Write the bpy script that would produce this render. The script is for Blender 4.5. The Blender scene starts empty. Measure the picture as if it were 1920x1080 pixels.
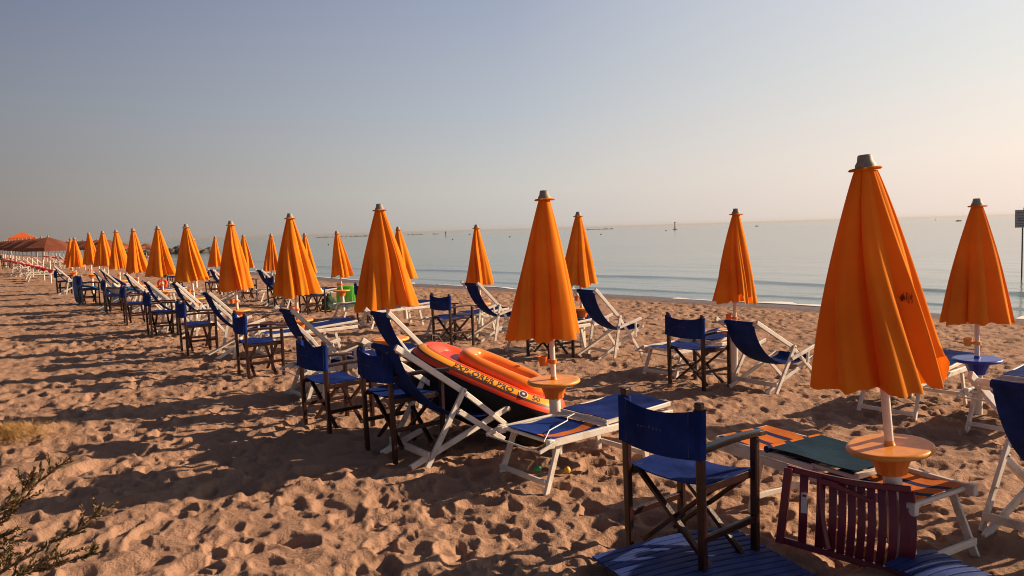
import bpy, math, random
import numpy as np
from mathutils import Vector, Matrix, Quaternion

random.seed(7)
R = math.radians
scene = bpy.context.scene
col = scene.collection

# ------------------------------------------------------------------ camera
CAM_H = 1.75
F = 1440.0                                   # focal length in pixels of a 1920 px wide picture
PITCH, ROLL = R(4.36), R(1.68)
cam = bpy.data.cameras.new('camera')
cam.sensor_width = 36.0
cam.lens = 36.0 * F / 1920.0
cam.clip_start = 0.05
cam.clip_end = 30000
camo = bpy.data.objects.new('camera', cam)
col.objects.link(camo)
fwd = Vector((0, math.cos(PITCH), -math.sin(PITCH)))
up0 = Vector((0, math.sin(PITCH), math.cos(PITCH)))
rt0 = Vector((1, 0, 0))
rt = rt0 * math.cos(ROLL) - up0 * math.sin(ROLL)
up = up0 * math.cos(ROLL) + rt0 * math.sin(ROLL)
M = Matrix((rt, up, -fwd)).transposed().to_4x4()
M.translation = Vector((0, 0, CAM_H))
camo.matrix_world = M
scene.camera = camo

def at(px, py, d):
    """World point d metres ahead that the photograph shows at pixel (px, py)."""
    r = fwd + rt * ((px - 960) / F) + up * (-(py - 540) / F)
    return Vector((0, 0, CAM_H)) + r * (d / r.y)

def G(px, py, z=0.0):
    """Point at height z that the photograph shows at pixel (px, py)."""
    r = fwd + rt * ((px - 960) / F) + up * (-(py - 540) / F)
    return Vector((0, 0, CAM_H)) + r * ((z - CAM_H) / r.z)

# ------------------------------------------------------------------ terrain
SEA = -0.5
SHORE = np.array([(100, -80), (40, -14.5), (20, 7.3), (11.1, 16.7), (8.05, 20.0), (0, 29.3), (-6.4, 35.9),
                  (-17.8, 51), (-29, 66), (-60, 106), (-260, 362)], float)

def shore_dist(x, y):
    """Signed distance to the waterline, positive on land."""
    x = np.asarray(x, float); y = np.asarray(y, float)
    best = np.full(x.shape, 1e9); sgn = np.ones(x.shape)
    for a, b in zip(SHORE[:-1], SHORE[1:]):
        d = b - a; L2 = d @ d
        t = np.clip(((x - a[0]) * d[0] + (y - a[1]) * d[1]) / L2, 0, 1)
        ex, ey = x - (a[0] + t * d[0]), y - (a[1] + t * d[1])
        dd = np.hypot(ex, ey)
        cr = d[0] * ey - d[1] * ex
        m = dd < best
        best = np.where(m, dd, best)
        sgn = np.where(m, np.where(cr > 0, 1.0, -1.0), sgn)
    return best * sgn

def macro(x, y):
    s = shore_dist(x, y)
    a = 0.038 * s
    k = 0.12
    h = np.clip(0.5 + 0.5 * (0.5 - a) / k, 0, 1)
    f = 0.5 * (1 - h) + a * h - k * h * (1 - h)
    f = np.where(s < 0, 0.06 * s, f)
    return np.maximum(SEA + f, -4.0) + 0.0

def zg(x, y):
    return float(macro(np.array([x]), np.array([y]))[0])

def W(x, d):
    """Ground point from a rough (right, ahead) estimate read off the photograph."""
    px = 960 + F * x / d
    hor = 459 - 0.0293 * px
    z = 0.0
    for _ in range(5):
        py = hor + F * CAM_H / d
        p = at(px, py, d)
        z = zg(p.x, p.y)
        break
    return Vector((p.x, p.y, z))

# ------------------------------------------------------------------ mesh helpers
class MB:
    def __init__(s): s.v, s.f, s.m = [], [], []
    def add(s, vs, fs, mi=0):
        o = len(s.v); s.v += [tuple(v) for v in vs]
        s.f += [tuple(i + o for i in f) for f in fs]; s.m += [mi] * len(fs)
    def bar(s, p, q, w, h, upv=(0, 0, 1), mi=0):
        p, q = Vector(p), Vector(q); d = (q - p).normalized(); u = Vector(upv)
        if abs(d.dot(u)) > 0.95: u = Vector((1, 0, 0))
        a = d.cross(u).normalized(); b = a.cross(d).normalized()
        a *= w / 2; b *= h / 2
        vs = [p - a - b, p + a - b, p + a + b, p - a + b, q - a - b, q + a - b, q + a + b, q - a + b]
        s.add(vs, [(3, 2, 1, 0), (4, 5, 6, 7), (0, 1, 5, 4), (1, 2, 6, 5), (2, 3, 7, 6), (3, 0, 4, 7)], mi)
    def box(s, c, sx, sy, sz, mi=0):
        c = Vector(c); s.bar(c - Vector((sx / 2, 0, 0)), c + Vector((sx / 2, 0, 0)), sy, sz, mi=mi)
    def tube(s, pts, rad, n=10, mi=0, cap=True, closed=False):
        pts = [Vector(p) for p in pts]; k = len(pts)
        rad = rad if isinstance(rad, (list, tuple)) else [rad] * k
        ref = Vector((0, 0, 1))
        vs, fs = [], []
        for i, p in enumerate(pts):
            if closed: d = (pts[(i + 1) % k] - pts[i - 1]).normalized()
            else: d = (pts[min(i + 1, k - 1)] - pts[max(i - 1, 0)]).normalized()
            u = ref if abs(d.dot(ref)) < 0.93 else Vector((1, 0, 0))
            a = d.cross(u).normalized(); b = a.cross(d)
            for j in range(n):
                t = 2 * math.pi * j / n
                vs.append(p + (a * math.cos(t) + b * math.sin(t)) * rad[i])
        for i in range(k if closed else k - 1):
            i2 = (i + 1) % k
            for j in range(n):
                fs.append((i * n + j, i * n + (j + 1) % n, i2 * n + (j + 1) % n, i2 * n + j))
        if cap and not closed:
            fs.append(tuple(range(n - 1, -1, -1))); fs.append(tuple((k - 1) * n + j for j in range(n)))
        s.add(vs, fs, mi)
    def lathe(s, prof, n=32, c=(0, 0, 0), mi=0, fn=None):
        vs, fs = [], []; c = Vector(c)
        for i, (r, z) in enumerate(prof):
            for j in range(n):
                t = 2 * math.pi * j / n
                rr = r if fn is None else fn(r, z, t)
                vs.append(c + Vector((rr * math.cos(t), rr * math.sin(t), z)))
        for i in range(len(prof) - 1):
            for j in range(n):
                fs.append((i * n + j, i * n + (j + 1) % n, (i + 1) * n + (j + 1) % n, (i + 1) * n + j))
        s.add(vs, fs, mi)
    def sheet(s, fn, nu, nv, mi=0, thick=0.0):
        """fn(u, v) -> point; with thickness a closed slab."""
        P = [[Vector(fn(i / nu, j / nv)) for j in range(nv + 1)] for i in range(nu + 1)]
        def quad(off, flip):
            vs, fs = [], []
            for i in range(nu + 1):
                for j in range(nv + 1):
                    a = P[min(i + 1, nu)][j] - P[max(i - 1, 0)][j]; b = P[i][min(j + 1, nv)] - P[i][max(j - 1, 0)]
                    nn = a.cross(b); nn = nn.normalized() if nn.length > 1e-9 else Vector((0, 0, 1))
                    vs.append(P[i][j] + nn * off)
            for i in range(nu):
                for j in range(nv):
                    q = (i * (nv + 1) + j, (i + 1) * (nv + 1) + j, (i + 1) * (nv + 1) + j + 1, i * (nv + 1) + j + 1)
                    fs.append(q[::-1] if flip else q)
            return vs, fs
        if thick == 0:
            v, f = quad(0, False); s.add(v, f, mi); return
        v1, f1 = quad(thick / 2, False); v2, f2 = quad(-thick / 2, True)
        n1 = len(v1); f = f1 + [tuple(i + n1 for i in q) for q in f2]
        ring = [(i, 0) for i in range(nu + 1)] + [(nu, j) for j in range(1, nv + 1)] + [(i, nv) for i in range(nu - 1, -1, -1)] + [(0, j) for j in range(nv - 1, 0, -1)]
        ids = [i * (nv + 1) + j for i, j in ring]
        for a, b in zip(ids, ids[1:] + ids[:1]): f.append((b, a, a + n1, b + n1))
        s.add(v1 + v2, f, mi)
    def mesh(s, name, mats, smooth=None):
        me = bpy.data.meshes.new(name); me.from_pydata(s.v, [], s.f)
        mats = mats if isinstance(mats, (list, tuple)) else [mats]
        for m in mats: me.materials.append(m)
        if len(mats) > 1: me.polygons.foreach_set('material_index', s.m)
        if smooth is not None:
            me.polygons.foreach_set('use_smooth', [True] * len(me.polygons))
            me.update(); me.set_sharp_from_angle(angle=R(smooth))
        me.update(); return me
    def build(s, name, mats, parent=None, smooth=None, bevel=0.0):
        o = bpy.data.objects.new(name, s.mesh(name, mats, smooth)); col.objects.link(o)
        if parent: o.parent = parent
        if bevel:
            b = o.modifiers.new('bevel', 'BEVEL'); b.width = bevel; b.segments = 2; b.limit_method = 'ANGLE'; b.angle_limit = R(40)
            b.harden_normals = False
        return o

def tag(o, label=None, cat=None, group=None, kind=None):
    if label: o['label'] = label
    if cat: o['category'] = cat
    if group: o['group'] = group
    if kind: o['kind'] = kind
    return o

def empty(name):
    o = bpy.data.objects.new(name, None); o.empty_display_size = 0.1; col.objects.link(o); return o

def children(o): return [c for c in col.objects if c.parent is o]
KIDS = {}
def copy_tree(o, parent=None):
    c = o.copy(); col.objects.link(c); c.parent = parent
    if o.name not in KIDS: KIDS[o.name] = children(o)
    for ch in KIDS[o.name]: copy_tree(ch, c)
    return c
USED = set()
def place(proto, loc, quat=None, rz=None, label=None, group=None, scale=1.0, swap=None):
    if proto.name in USED: o = copy_tree(proto)
    else: o = proto; USED.add(proto.name)
    o.location = loc
    if quat is not None: o.rotation_mode = 'QUATERNION'; o.rotation_quaternion = quat
    elif rz is not None: o.rotation_mode = 'XYZ'; o.rotation_euler = (0, 0, rz)
    o.scale = scale if isinstance(scale, tuple) else (scale,) * 3
    if label: o['label'] = label
    if group: o['group'] = group
    return o
def part(o, name):
    for c in col.objects:
        if c.parent is o and c.name.split('.')[0] == name: return c

# ------------------------------------------------------------------ materials
def mat(name): 
    m = bpy.data.materials.new(name); m.use_nodes = True
    nt = m.node_tree; return m, nt, nt.nodes['Principled BSDF']
def N(nt, t, **kw):
    n = nt.nodes.new(t)
    for k, v in kw.items():
        if k.startswith('i_'):
            n.inputs[k[2:].replace('_', ' ')].default_value = v
        else: setattr(n, k, v)
    return n
def ramp(nt, fac, stops):
    r = nt.nodes.new('ShaderNodeValToRGB'); e = r.color_ramp.elements
    while len(e) < len(stops): e.new(0.5)
    for k, (p, c) in zip(e, stops): k.position = p; k.color = (*c, 1)
    nt.links.new(fac, r.inputs['Fac']); return r
def simple(name, c, rough=0.5, var=0.15, scale=20, bump=0.0, bscale=200, spec=0.5, dirt=None, metal=0.0):
    m, nt, b = mat(name); L = nt.links
    tc = N(nt, 'ShaderNodeTexCoord'); oi = N(nt, 'ShaderNodeObjectInfo')
    n = N(nt, 'ShaderNodeTexNoise', i_Scale=scale, i_Detail=5.0)
    L.new(tc.outputs['Object'], n.inputs['Vector'])
    lo = tuple(x * (1 - var) for x in c); hi = tuple(min(1, x * (1 + var)) for x in c)
    r = ramp(nt, n.outputs['Fac'], [(0.3, lo), (0.7, hi)])
    out = r.outputs['Color']
    if dirt:
        n2 = N(nt, 'ShaderNodeTexNoise', i_Scale=scale * 0.35, i_Detail=8.0, i_Roughness=0.7)
        L.new(tc.outputs['Object'], n2.inputs['Vector'])
        mr = N(nt, 'ShaderNodeMapRange', i_From_Min=0.52, i_From_Max=0.72); L.new(n2.outputs['Fac'], mr.inputs['Value'])
        mx = N(nt, 'ShaderNodeMixRGB'); L.new(mr.outputs['Result'], mx.inputs['Fac'])
        L.new(out, mx.inputs[1]); mx.inputs[2].default_value = (*dirt, 1); out = mx.outputs['Color']
    hv = N(nt, 'ShaderNodeHueSaturation'); L.new(out, hv.inputs['Color'])
    mrv = N(nt, 'ShaderNodeMapRange', i_To_Min=0.88, i_To_Max=1.12); L.new(oi.outputs['Random'], mrv.inputs['Value'])
    L.new(mrv.outputs['Result'], hv.inputs['Value'])
    L.new(hv.outputs['Color'], b.inputs['Base Color'])
    b.inputs['Roughness'].default_value = rough; b.inputs['Specular IOR Level'].default_value = spec; b.inputs['Metallic'].default_value = metal
    if bump:
        n3 = N(nt, 'ShaderNodeTexNoise', i_Scale=bscale, i_Detail=3.0); L.new(tc.outputs['Object'], n3.inputs['Vector'])
        bp = N(nt, 'ShaderNodeBump', i_Strength=bump, i_Distance=0.01); L.new(n3.outputs['Fac'], bp.inputs['Height']); L.new(bp.outputs['Normal'], b.inputs['Normal'])
    return m

def cloth(name, c, trans=0.3, rough=0.85, stripes=None, fold=0.3, tcol=None, stain=None, wear=0.2, fade=None):
    """Woven fabric, a little of the light passes through it."""
    m, nt, b = mat(name); L = nt.links
    tc = N(nt, 'ShaderNodeTexCoord')
    n = N(nt, 'ShaderNodeTexNoise', i_Scale=6.0, i_Detail=6.0, i_Roughness=0.6); L.new(tc.outputs['Object'], n.inputs['Vector'])
    r = ramp(nt, n.outputs['Fac'], [(0.3, tuple(x * (1 - wear) for x in c)), (0.75, tuple(min(1, x * (1 + wear) + 0.004) for x in c))])
    out = r.outputs['Color']
    if fade:      # each piece has weathered differently
        oi = N(nt, 'ShaderNodeObjectInfo'); mf = N(nt, 'ShaderNodeMixRGB'); L.new(oi.outputs['Random'], mf.inputs[0]); L.new(out, mf.inputs[1]); mf.inputs[2].default_value = (*fade, 1)
        n9 = N(nt, 'ShaderNodeTexNoise', i_Scale=2.2, i_Detail=5.0); L.new(tc.outputs['Object'], n9.inputs['Vector'])
        m9 = N(nt, 'ShaderNodeMixRGB', blend_type='MULTIPLY'); m9.inputs[0].default_value = 1; L.new(mf.outputs[0], m9.inputs[1])
        r9 = ramp(nt, n9.outputs['Fac'], [(0.35, (0.86, 0.84, 0.82)), (0.65, (1.08, 1.1, 1.12))]); L.new(r9.outputs['Color'], m9.inputs[2]); out = m9.outputs['Color']
    if stripes:
        sx = N(nt, 'ShaderNodeSeparateXYZ'); L.new(tc.outputs['Object'], sx.inputs[0])
        mr = N(nt, 'ShaderNodeMapRange', i_From_Min=stripes[0], i_From_Max=stripes[1]); L.new(sx.outputs['Y'], mr.inputs['Value'])
        rr = nt.nodes.new('ShaderNodeValToRGB'); rr.color_ramp.interpolation = 'CONSTANT'; e = rr.color_ramp.elements
        while len(e) < len(stripes[2]): e.new(0.5)
        for k, (p, cc) in zip(e, stripes[2]): k.position = p; k.color = (*cc, 1)
        L.new(mr.outputs['Result'], rr.inputs['Fac'])
        mx = N(nt, 'ShaderNodeMixRGB', blend_type='MULTIPLY'); mx.inputs[0].default_value = 0.5
        rg = ramp(nt, n.outputs['Fac'], [(0.3, (0.6,) * 3), (0.75, (1.2,) * 3)])
        L.new(rr.outputs['Color'], mx.inputs[1]); L.new(rg.outputs['Color'], mx.inputs[2]); out = mx.outputs['Color']
    if stain:
        vd = N(nt, 'ShaderNodeVectorMath', operation='DISTANCE'); L.new(tc.outputs['Object'], vd.inputs[0]); vd.inputs[1].default_value = stain[0]
        nn = N(nt, 'ShaderNodeTexNoise', i_Scale=26.0, i_Detail=6.0, i_Roughness=0.75)
        mp = N(nt, 'ShaderNodeMapping'); mp.inputs['Scale'].default_value = (1.6, 1.6, 0.6); L.new(tc.outputs['Object'], mp.inputs['Vector']); L.new(mp.outputs[0], nn.inputs['Vector'])
        ad = N(nt, 'ShaderNodeMath', operation='MULTIPLY_ADD'); L.new(nn.outputs['Fac'], ad.inputs[0]); ad.inputs[1].default_value = 0.16; L.new(vd.outputs['Value'], ad.inputs[2])
        mr = N(nt, 'ShaderNodeMapRange', i_From_Min=stain[1] + 0.075, i_From_Max=stain[1] + 0.055); L.new(ad.outputs[0], mr.inputs['Value'])
        mx = N(nt, 'ShaderNodeMixRGB'); L.new(mr.outputs['Result'], mx.inputs[0]); L.new(out, mx.inputs[1]); mx.inputs[2].default_value = (0.10, 0.03, 0.012, 1); out = mx.outputs['Color']
    L.new(out, b.inputs['Base Color']); b.inputs['Roughness'].default_value = rough; b.inputs['Specular IOR Level'].default_value = 0.06
    w1 = N(nt, 'ShaderNodeTexNoise', i_Scale=7.0, i_Detail=3.0); mp = N(nt, 'ShaderNodeMapping'); mp.inputs['Scale'].default_value = (1, 1, 0.12)
    L.new(tc.outputs['Object'], mp.inputs['Vector']); L.new(mp.outputs[0], w1.inputs['Vector'])
    w2 = N(nt, 'ShaderNodeTexNoise', i_Scale=420.0, i_Detail=1.0); L.new(tc.outputs['Object'], w2.inputs['Vector'])
    ad = N(nt, 'ShaderNodeMath', operation='MULTIPLY_ADD'); L.new(w2.outputs['Fac'], ad.inputs[0]); ad.inputs[1].default_value = 0.06; L.new(w1.outputs['Fac'], ad.inputs[2])
    bp = N(nt, 'ShaderNodeBump', i_Strength=fold, i_Distance=0.03); L.new(ad.outputs[0], bp.inputs['Height']); L.new(bp.outputs['Normal'], b.inputs['Normal'])
    if trans:
        t = N(nt, 'ShaderNodeBsdfTranslucent'); 
        if tcol: 
            tm = N(nt, 'ShaderNodeMixRGB', blend_type='MULTIPLY'); tm.inputs[0].default_value = 1; L.new(out, tm.inputs[1]); tm.inputs[2].default_value = (*tcol, 1); L.new(tm.outputs['Color'], t.inputs['Color'])
        else: L.new(out, t.inputs['Color'])
        L.new(bp.outputs['Normal'], t.inputs['Normal'])
        ms = N(nt, 'ShaderNodeMixShader'); ms.inputs[0].default_value = trans
        L.new(b.outputs[0], ms.inputs[1]); L.new(t.outputs[0], ms.inputs[2]); L.new(ms.outputs[0], nt.nodes['Material Output'].inputs['Surface'])
    return m

ORANGE = (0.80, 0.275, 0.016)
M_orange = cloth('orange_canvas', ORANGE, 0.28, tcol=(1, 0.72, 0.5), fold=0.16, wear=0.06, fade=(0.80, 0.24, 0.02))
M_orange_stain = cloth('stained_orange_canvas', ORANGE, 0.28, tcol=(1, 0.72, 0.5), stain=((0.078, -0.17, 1.33), 0.040), fold=0.16, wear=0.06, fade=(0.80, 0.24, 0.02))
M_blue = cloth('navy_canvas', (0.008, 0.026, 0.16), 0.06, fold=0.4, wear=0.4)
NAVY = (0.02, 0.032, 0.10); ORA = (0.62, 0.17, 0.035)
M_bluestripe = cloth('navy_canvas_with_orange_stripe', (0.012, 0.035, 0.2), 0.06, stripes=(-0.3, 0.3, [(0, (0.014, 0.045, 0.24)), (0.19, ORA), (0.34, (0.014, 0.045, 0.24))]))
M_stripe = cloth('orange_and_navy_striped_canvas', ORA, 0.08, stripes=(-0.3, 0.3, [(0, NAVY), (0.08, ORA), (0.27, NAVY), (0.36, ORA), (0.56, NAVY), (0.66, ORA), (0.86, NAVY)]))
M_teal = cloth('dark_teal_mesh', (0.010, 0.035, 0.065), 0.05)
M_redstripe = cloth('red_and_white_canvas', (0.6, 0.05, 0.04), 0.1, stripes=(-0.3, 0.3, [(0, (0.7, 0.65, 0.6)), (0.2, (0.55, 0.03, 0.03)), (0.8, (0.7, 0.65, 0.6))]))
M_green = cloth('green_canvas', (0.02, 0.22, 0.09), 0.1)
M_redcan = cloth('faded_red_canvas', (0.30, 0.10, 0.05), 0.15, fade=(0.17, 0.06, 0.04))
M_oran2 = cloth('bright_orange_canvas', (0.62, 0.13, 0.03), 0.15, fold=0.05, wear=0.05)
M_tow_w = cloth('white_and_blue_towelling', (0.7, 0.68, 0.66), 0.1, stripes=(-0.3, 0.3, [(0, (0.04, 0.06, 0.3)), (0.3, (0.72, 0.68, 0.65)), (0.8, (0.05, 0.15, 0.45))]))
M_tow_o = cloth('orange_towelling', (0.75, 0.15, 0.03), 0.1)
M_tow_b = cloth('blue_towelling', (0.03, 0.16, 0.42), 0.1)
M_turq = cloth('turquoise_nylon', (0.03, 0.30, 0.33), 0.3)
M_white = simple('aged_white_paint', (0.66, 0.62, 0.57), 0.45, 0.08, 15, 0.05, 60, dirt=(0.42, 0.35, 0.28))
M_pole = simple('white_plastic_tube', (0.72, 0.67, 0.6), 0.4, 0.06, 8, dirt=(0.55, 0.46, 0.36))
M_wood = simple('dark_red_brown_wood', (0.024, 0.0052, 0.0036), 0.36, 0.45, 30, 0.15, 90)
M_cap = simple('weathered_grey_plastic', (0.24, 0.22, 0.2), 0.6, 0.2, 40, 0.1)
M_tray = simple('orange_plastic', (0.80, 0.32, 0.045), 0.42, 0.14, 14, 0.08, 60, dirt=(0.58, 0.30, 0.10))
M_hub = simple('deep_orange_plastic', (0.75, 0.17, 0.012), 0.4, 0.08, 12)
M_trayblue = simple('blue_plastic', (0.02, 0.045, 0.36), 0.35, 0.1, 12)
M_traired = simple('red_plastic', (0.5, 0.02, 0.02), 0.4, 0.1, 12)
M_crimson = simple('crimson_plastic', (0.125, 0.005, 0.026), 0.33, 0.15, 12, dirt=(0.12, 0.02, 0.03))
M_mat = simple('blue_rubber_slats', (0.020, 0.045, 0.19), 0.6, 0.25, 9, 0.2, 120, spec=0.2, dirt=(0.06, 0.065, 0.11))
M_sticker = simple('white_paper_sticker', (0.62, 0.6, 0.62), 0.5, 0.05)
M_ink = simple('dark_ink', (0.05, 0.045, 0.045), 0.5, 0.05)
M_metal = simple('dull_steel', (0.35, 0.34, 0.33), 0.35, 0.1, metal=0.9)
M_cord = simple('white_cord', (0.7, 0.66, 0.6), 0.8, 0.1)
M_thread = simple('faded_blue_thread', (0.03, 0.045, 0.16), 0.8, 0.1)
M_rock = simple('wet_dark_rock', (0.10, 0.075, 0.06), 0.8, 0.5, 2, 0.6, 6)
M_dark = simple('dark_painted_iron', (0.03, 0.025, 0.025), 0.5, 0.1)
M_signpl = simple('grey_sign_plate', (0.30, 0.27, 0.29), 0.5, 0.06)
M_greenf = simple('green_vinyl', (0.09, 0.56, 0.03), 0.2, 0.12, 10)
M_bluef = simple('blue_vinyl', (0.015, 0.13, 0.33), 0.28, 0.12, 10)
M_bag = simple('dark_green_bag_cloth', (0.02, 0.06, 0.025), 0.8, 0.5, 16, 0.4, 30)
M_yellow = simple('yellow_plastic', (0.75, 0.45, 0.04), 0.4, 0.1)
M_greenp = simple('green_plastic', (0.02, 0.25, 0.10), 0.4, 0.1)
M_stem = simple('woody_stem', (0.13, 0.07, 0.035), 0.8, 0.3)
M_straw = simple('dry_straw', (0.46, 0.26, 0.08), 0.8, 0.3, 30)

def foliage_mat():
    m, nt, b = mat('olive_leaf'); L = nt.links
    g = N(nt, 'ShaderNodeNewGeometry')
    r = ramp(nt, g.outputs['Random Per Island'], [(0.0, (0.045, 0.038, 0.014)), (0.5, (0.09, 0.074, 0.025)), (0.75, (0.15, 0.095, 0.032)), (1.0, (0.28, 0.13, 0.055))])
    L.new(r.outputs['Color'], b.inputs['Base Color']); b.inputs['Roughness'].default_value = 0.6
    return m
M_leaf = foliage_mat()

# inflatable boat colours
M_bred = simple('red_orange_vinyl', (0.72, 0.055, 0.012), 0.42, 0.05, 5)
M_byel = simple('yellow_orange_vinyl', (0.80, 0.32, 0.03), 0.3, 0.05, 5)
M_bora = simple('orange_vinyl', (0.85, 0.23, 0.03), 0.25, 0.05, 5)
M_bblk = simple('black_vinyl', (0.006, 0.005, 0.006), 0.5, 0.1, 5, spec=0.2)

def sand_mat():
    m, nt, b = mat('dry_sand'); L = nt.links
    g = N(nt, 'ShaderNodeNewGeometry'); P = g.outputs['Position']
    n1 = N(nt, 'ShaderNodeTexNoise', i_Scale=0.9, i_Detail=6.0, i_Roughness=0.6); L.new(P, n1.inputs['Vector'])
    r = ramp(nt, n1.outputs['Fac'], [(0.3, (0.305, 0.188, 0.130)), (0.7, (0.415, 0.256, 0.178))])
    n2 = N(nt, 'ShaderNodeTexNoise', i_Scale=260.0, i_Detail=2.0); L.new(P, n2.inputs['Vector'])
    r2 = ramp(nt, n2.outputs['Fac'], [(0.35, (0.8, 0.78, 0.76)), (0.65, (1.12, 1.12, 1.12))])
    mx = N(nt, 'ShaderNodeMixRGB', blend_type='MULTIPLY'); mx.inputs[0].default_value = 1
    L.new(r.outputs['Color'], mx.inputs[1]); L.new(r2.outputs['Color'], mx.inputs[2])
    # scattered dark bits of shell and weed
    vo = N(nt, 'ShaderNodeTexVoronoi', i_Scale=14.0); L.new(P, vo.inputs['Vector'])
    lt = N(nt, 'ShaderNodeMapRange', i_From_Min=0.085, i_From_Max=0.06); L.new(vo.outputs['Distance'], lt.inputs['Value'])
    sc = N(nt, 'ShaderNodeSeparateColor'); L.new(vo.outputs['Color'], sc.inputs[0])
    gt = N(nt, 'ShaderNodeMath', operation='GREATER_THAN'); L.new(sc.outputs[0], gt.inputs[0]); gt.inputs[1].default_value = 0.8
    ml = N(nt, 'ShaderNodeMath', operation='MULTIPLY'); L.new(lt.outputs['Result'], ml.inputs[0]); L.new(gt.outputs[0], ml.inputs[1])
    mx2 = N(nt, 'ShaderNodeMixRGB'); L.new(ml.outputs[0], mx2.inputs[0]); L.new(mx.outputs['Color'], mx2.inputs[1]); mx2.inputs[2].default_value = (0.09, 0.055, 0.035, 1)
    # wet sand along the waterline
    at_ = N(nt, 'ShaderNodeAttribute', attribute_name='shore')
    n4 = N(nt, 'ShaderNodeTexNoise', i_Scale=0.5, i_Detail=3.0); L.new(P, n4.inputs['Vector'])
    ad = N(nt, 'ShaderNodeMath', operation='MULTIPLY_ADD'); L.new(n4.outputs['Fac'], ad.inputs[0]); ad.inputs[1].default_value = -1.2; L.new(at_.outputs['Fac'], ad.inputs[2])
    wet = N(nt, 'ShaderNodeMapRange', i_From_Min=1.3, i_From_Max=0.5); L.new(ad.outputs[0], wet.inputs['Value'])
    mx3 = N(nt, 'ShaderNodeMixRGB', blend_type='MULTIPLY'); L.new(wet.outputs['Result'], mx3.inputs[0]); L.new(mx2.outputs['Color'], mx3.inputs[1]); mx3.inputs[2].default_value = (0.36, 0.36, 0.38, 1)
    L.new(mx3.outputs['Color'], b.inputs['Base Color'])
    rr = N(nt, 'ShaderNodeMapRange', i_To_Min=0.95, i_To_Max=0.35); L.new(wet.outputs['Result'], rr.inputs['Value']); L.new(rr.outputs['Result'], b.inputs['Roughness'])
    b.inputs['Specular IOR Level'].default_value = 0.15
    n5 = N(nt, 'ShaderNodeTexNoise', i_Scale=38.0, i_Detail=6.0, i_Roughness=0.65); L.new(P, n5.inputs['Vector'])
    bp = N(nt, 'ShaderNodeBump', i_Strength=0.7, i_Distance=0.025); L.new(n5.outputs['Fac'], bp.inputs['Height'])
    bp2 = N(nt, 'ShaderNodeBump', i_Strength=0.25, i_Distance=0.004); L.new(n2.outputs['Fac'], bp2.inputs['Height']); L.new(bp.outputs['Normal'], bp2.inputs['Normal'])
    L.new(bp2.outputs['Normal'], b.inputs['Normal'])
    return m

def water_mat():
    m, nt, b = mat('calm_sea_water'); L = nt.links
    g = N(nt, 'ShaderNodeNewGeometry'); P = g.outputs['Position']
    b.inputs['Base Color'].default_value = (0.085, 0.135, 0.13, 1)
    b.inputs['IOR'].default_value = 1.33
    mp = N(nt, 'ShaderNodeMapping'); mp.inputs['Rotation'].default_value = (0, 0, R(46)); mp.inputs['Scale'].default_value = (0.35, 1, 1); L.new(P, mp.inputs['Vector'])
    n1 = N(nt, 'ShaderNodeTexNoise', i_Scale=2.6, i_Detail=5.0, i_Roughness=0.6); L.new(mp.outputs[0], n1.inputs['Vector'])
    n2 = N(nt, 'ShaderNodeTexNoise', i_Scale=0.35, i_Detail=4.0); L.new(mp.outputs[0], n2.inputs['Vector'])
    # patches of wind and calm
    n3 = N(nt, 'ShaderNodeTexNoise', i_Scale=0.05, i_Detail=4.0, i_Roughness=0.55); L.new(mp.outputs[0], n3.inputs['Vector'])
    pr = N(nt, 'ShaderNodeMapRange', i_From_Min=0.38, i_From_Max=0.62, i_To_Min=0.25, i_To_Max=1.0); L.new(n3.outputs['Fac'], pr.inputs['Value'])
    ad = N(nt, 'ShaderNodeMath', operation='MULTIPLY_ADD'); L.new(n2.outputs['Fac'], ad.inputs[0]); ad.inputs[1].default_value = 2.5; L.new(n1.outputs['Fac'], ad.inputs[2])
    bp = N(nt, 'ShaderNodeBump', i_Distance=0.05); L.new(ad.outputs[0], bp.inputs['Height'])
    st = N(nt, 'ShaderNodeMath', operation='MULTIPLY'); L.new(pr.outputs['Result'], st.inputs[0]); st.inputs[1].default_value = 0.42; L.new(st.outputs[0], bp.inputs['Strength'])
    L.new(bp.outputs['Normal'], b.inputs['Normal'])
    b.inputs['Roughness'].default_value = 0.12
    return m
M_sand = sand_mat(); M_water = water_mat()
M_foam = simple('sea_foam', (0.75, 0.72, 0.7), 0.8, 0.1)

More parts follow.
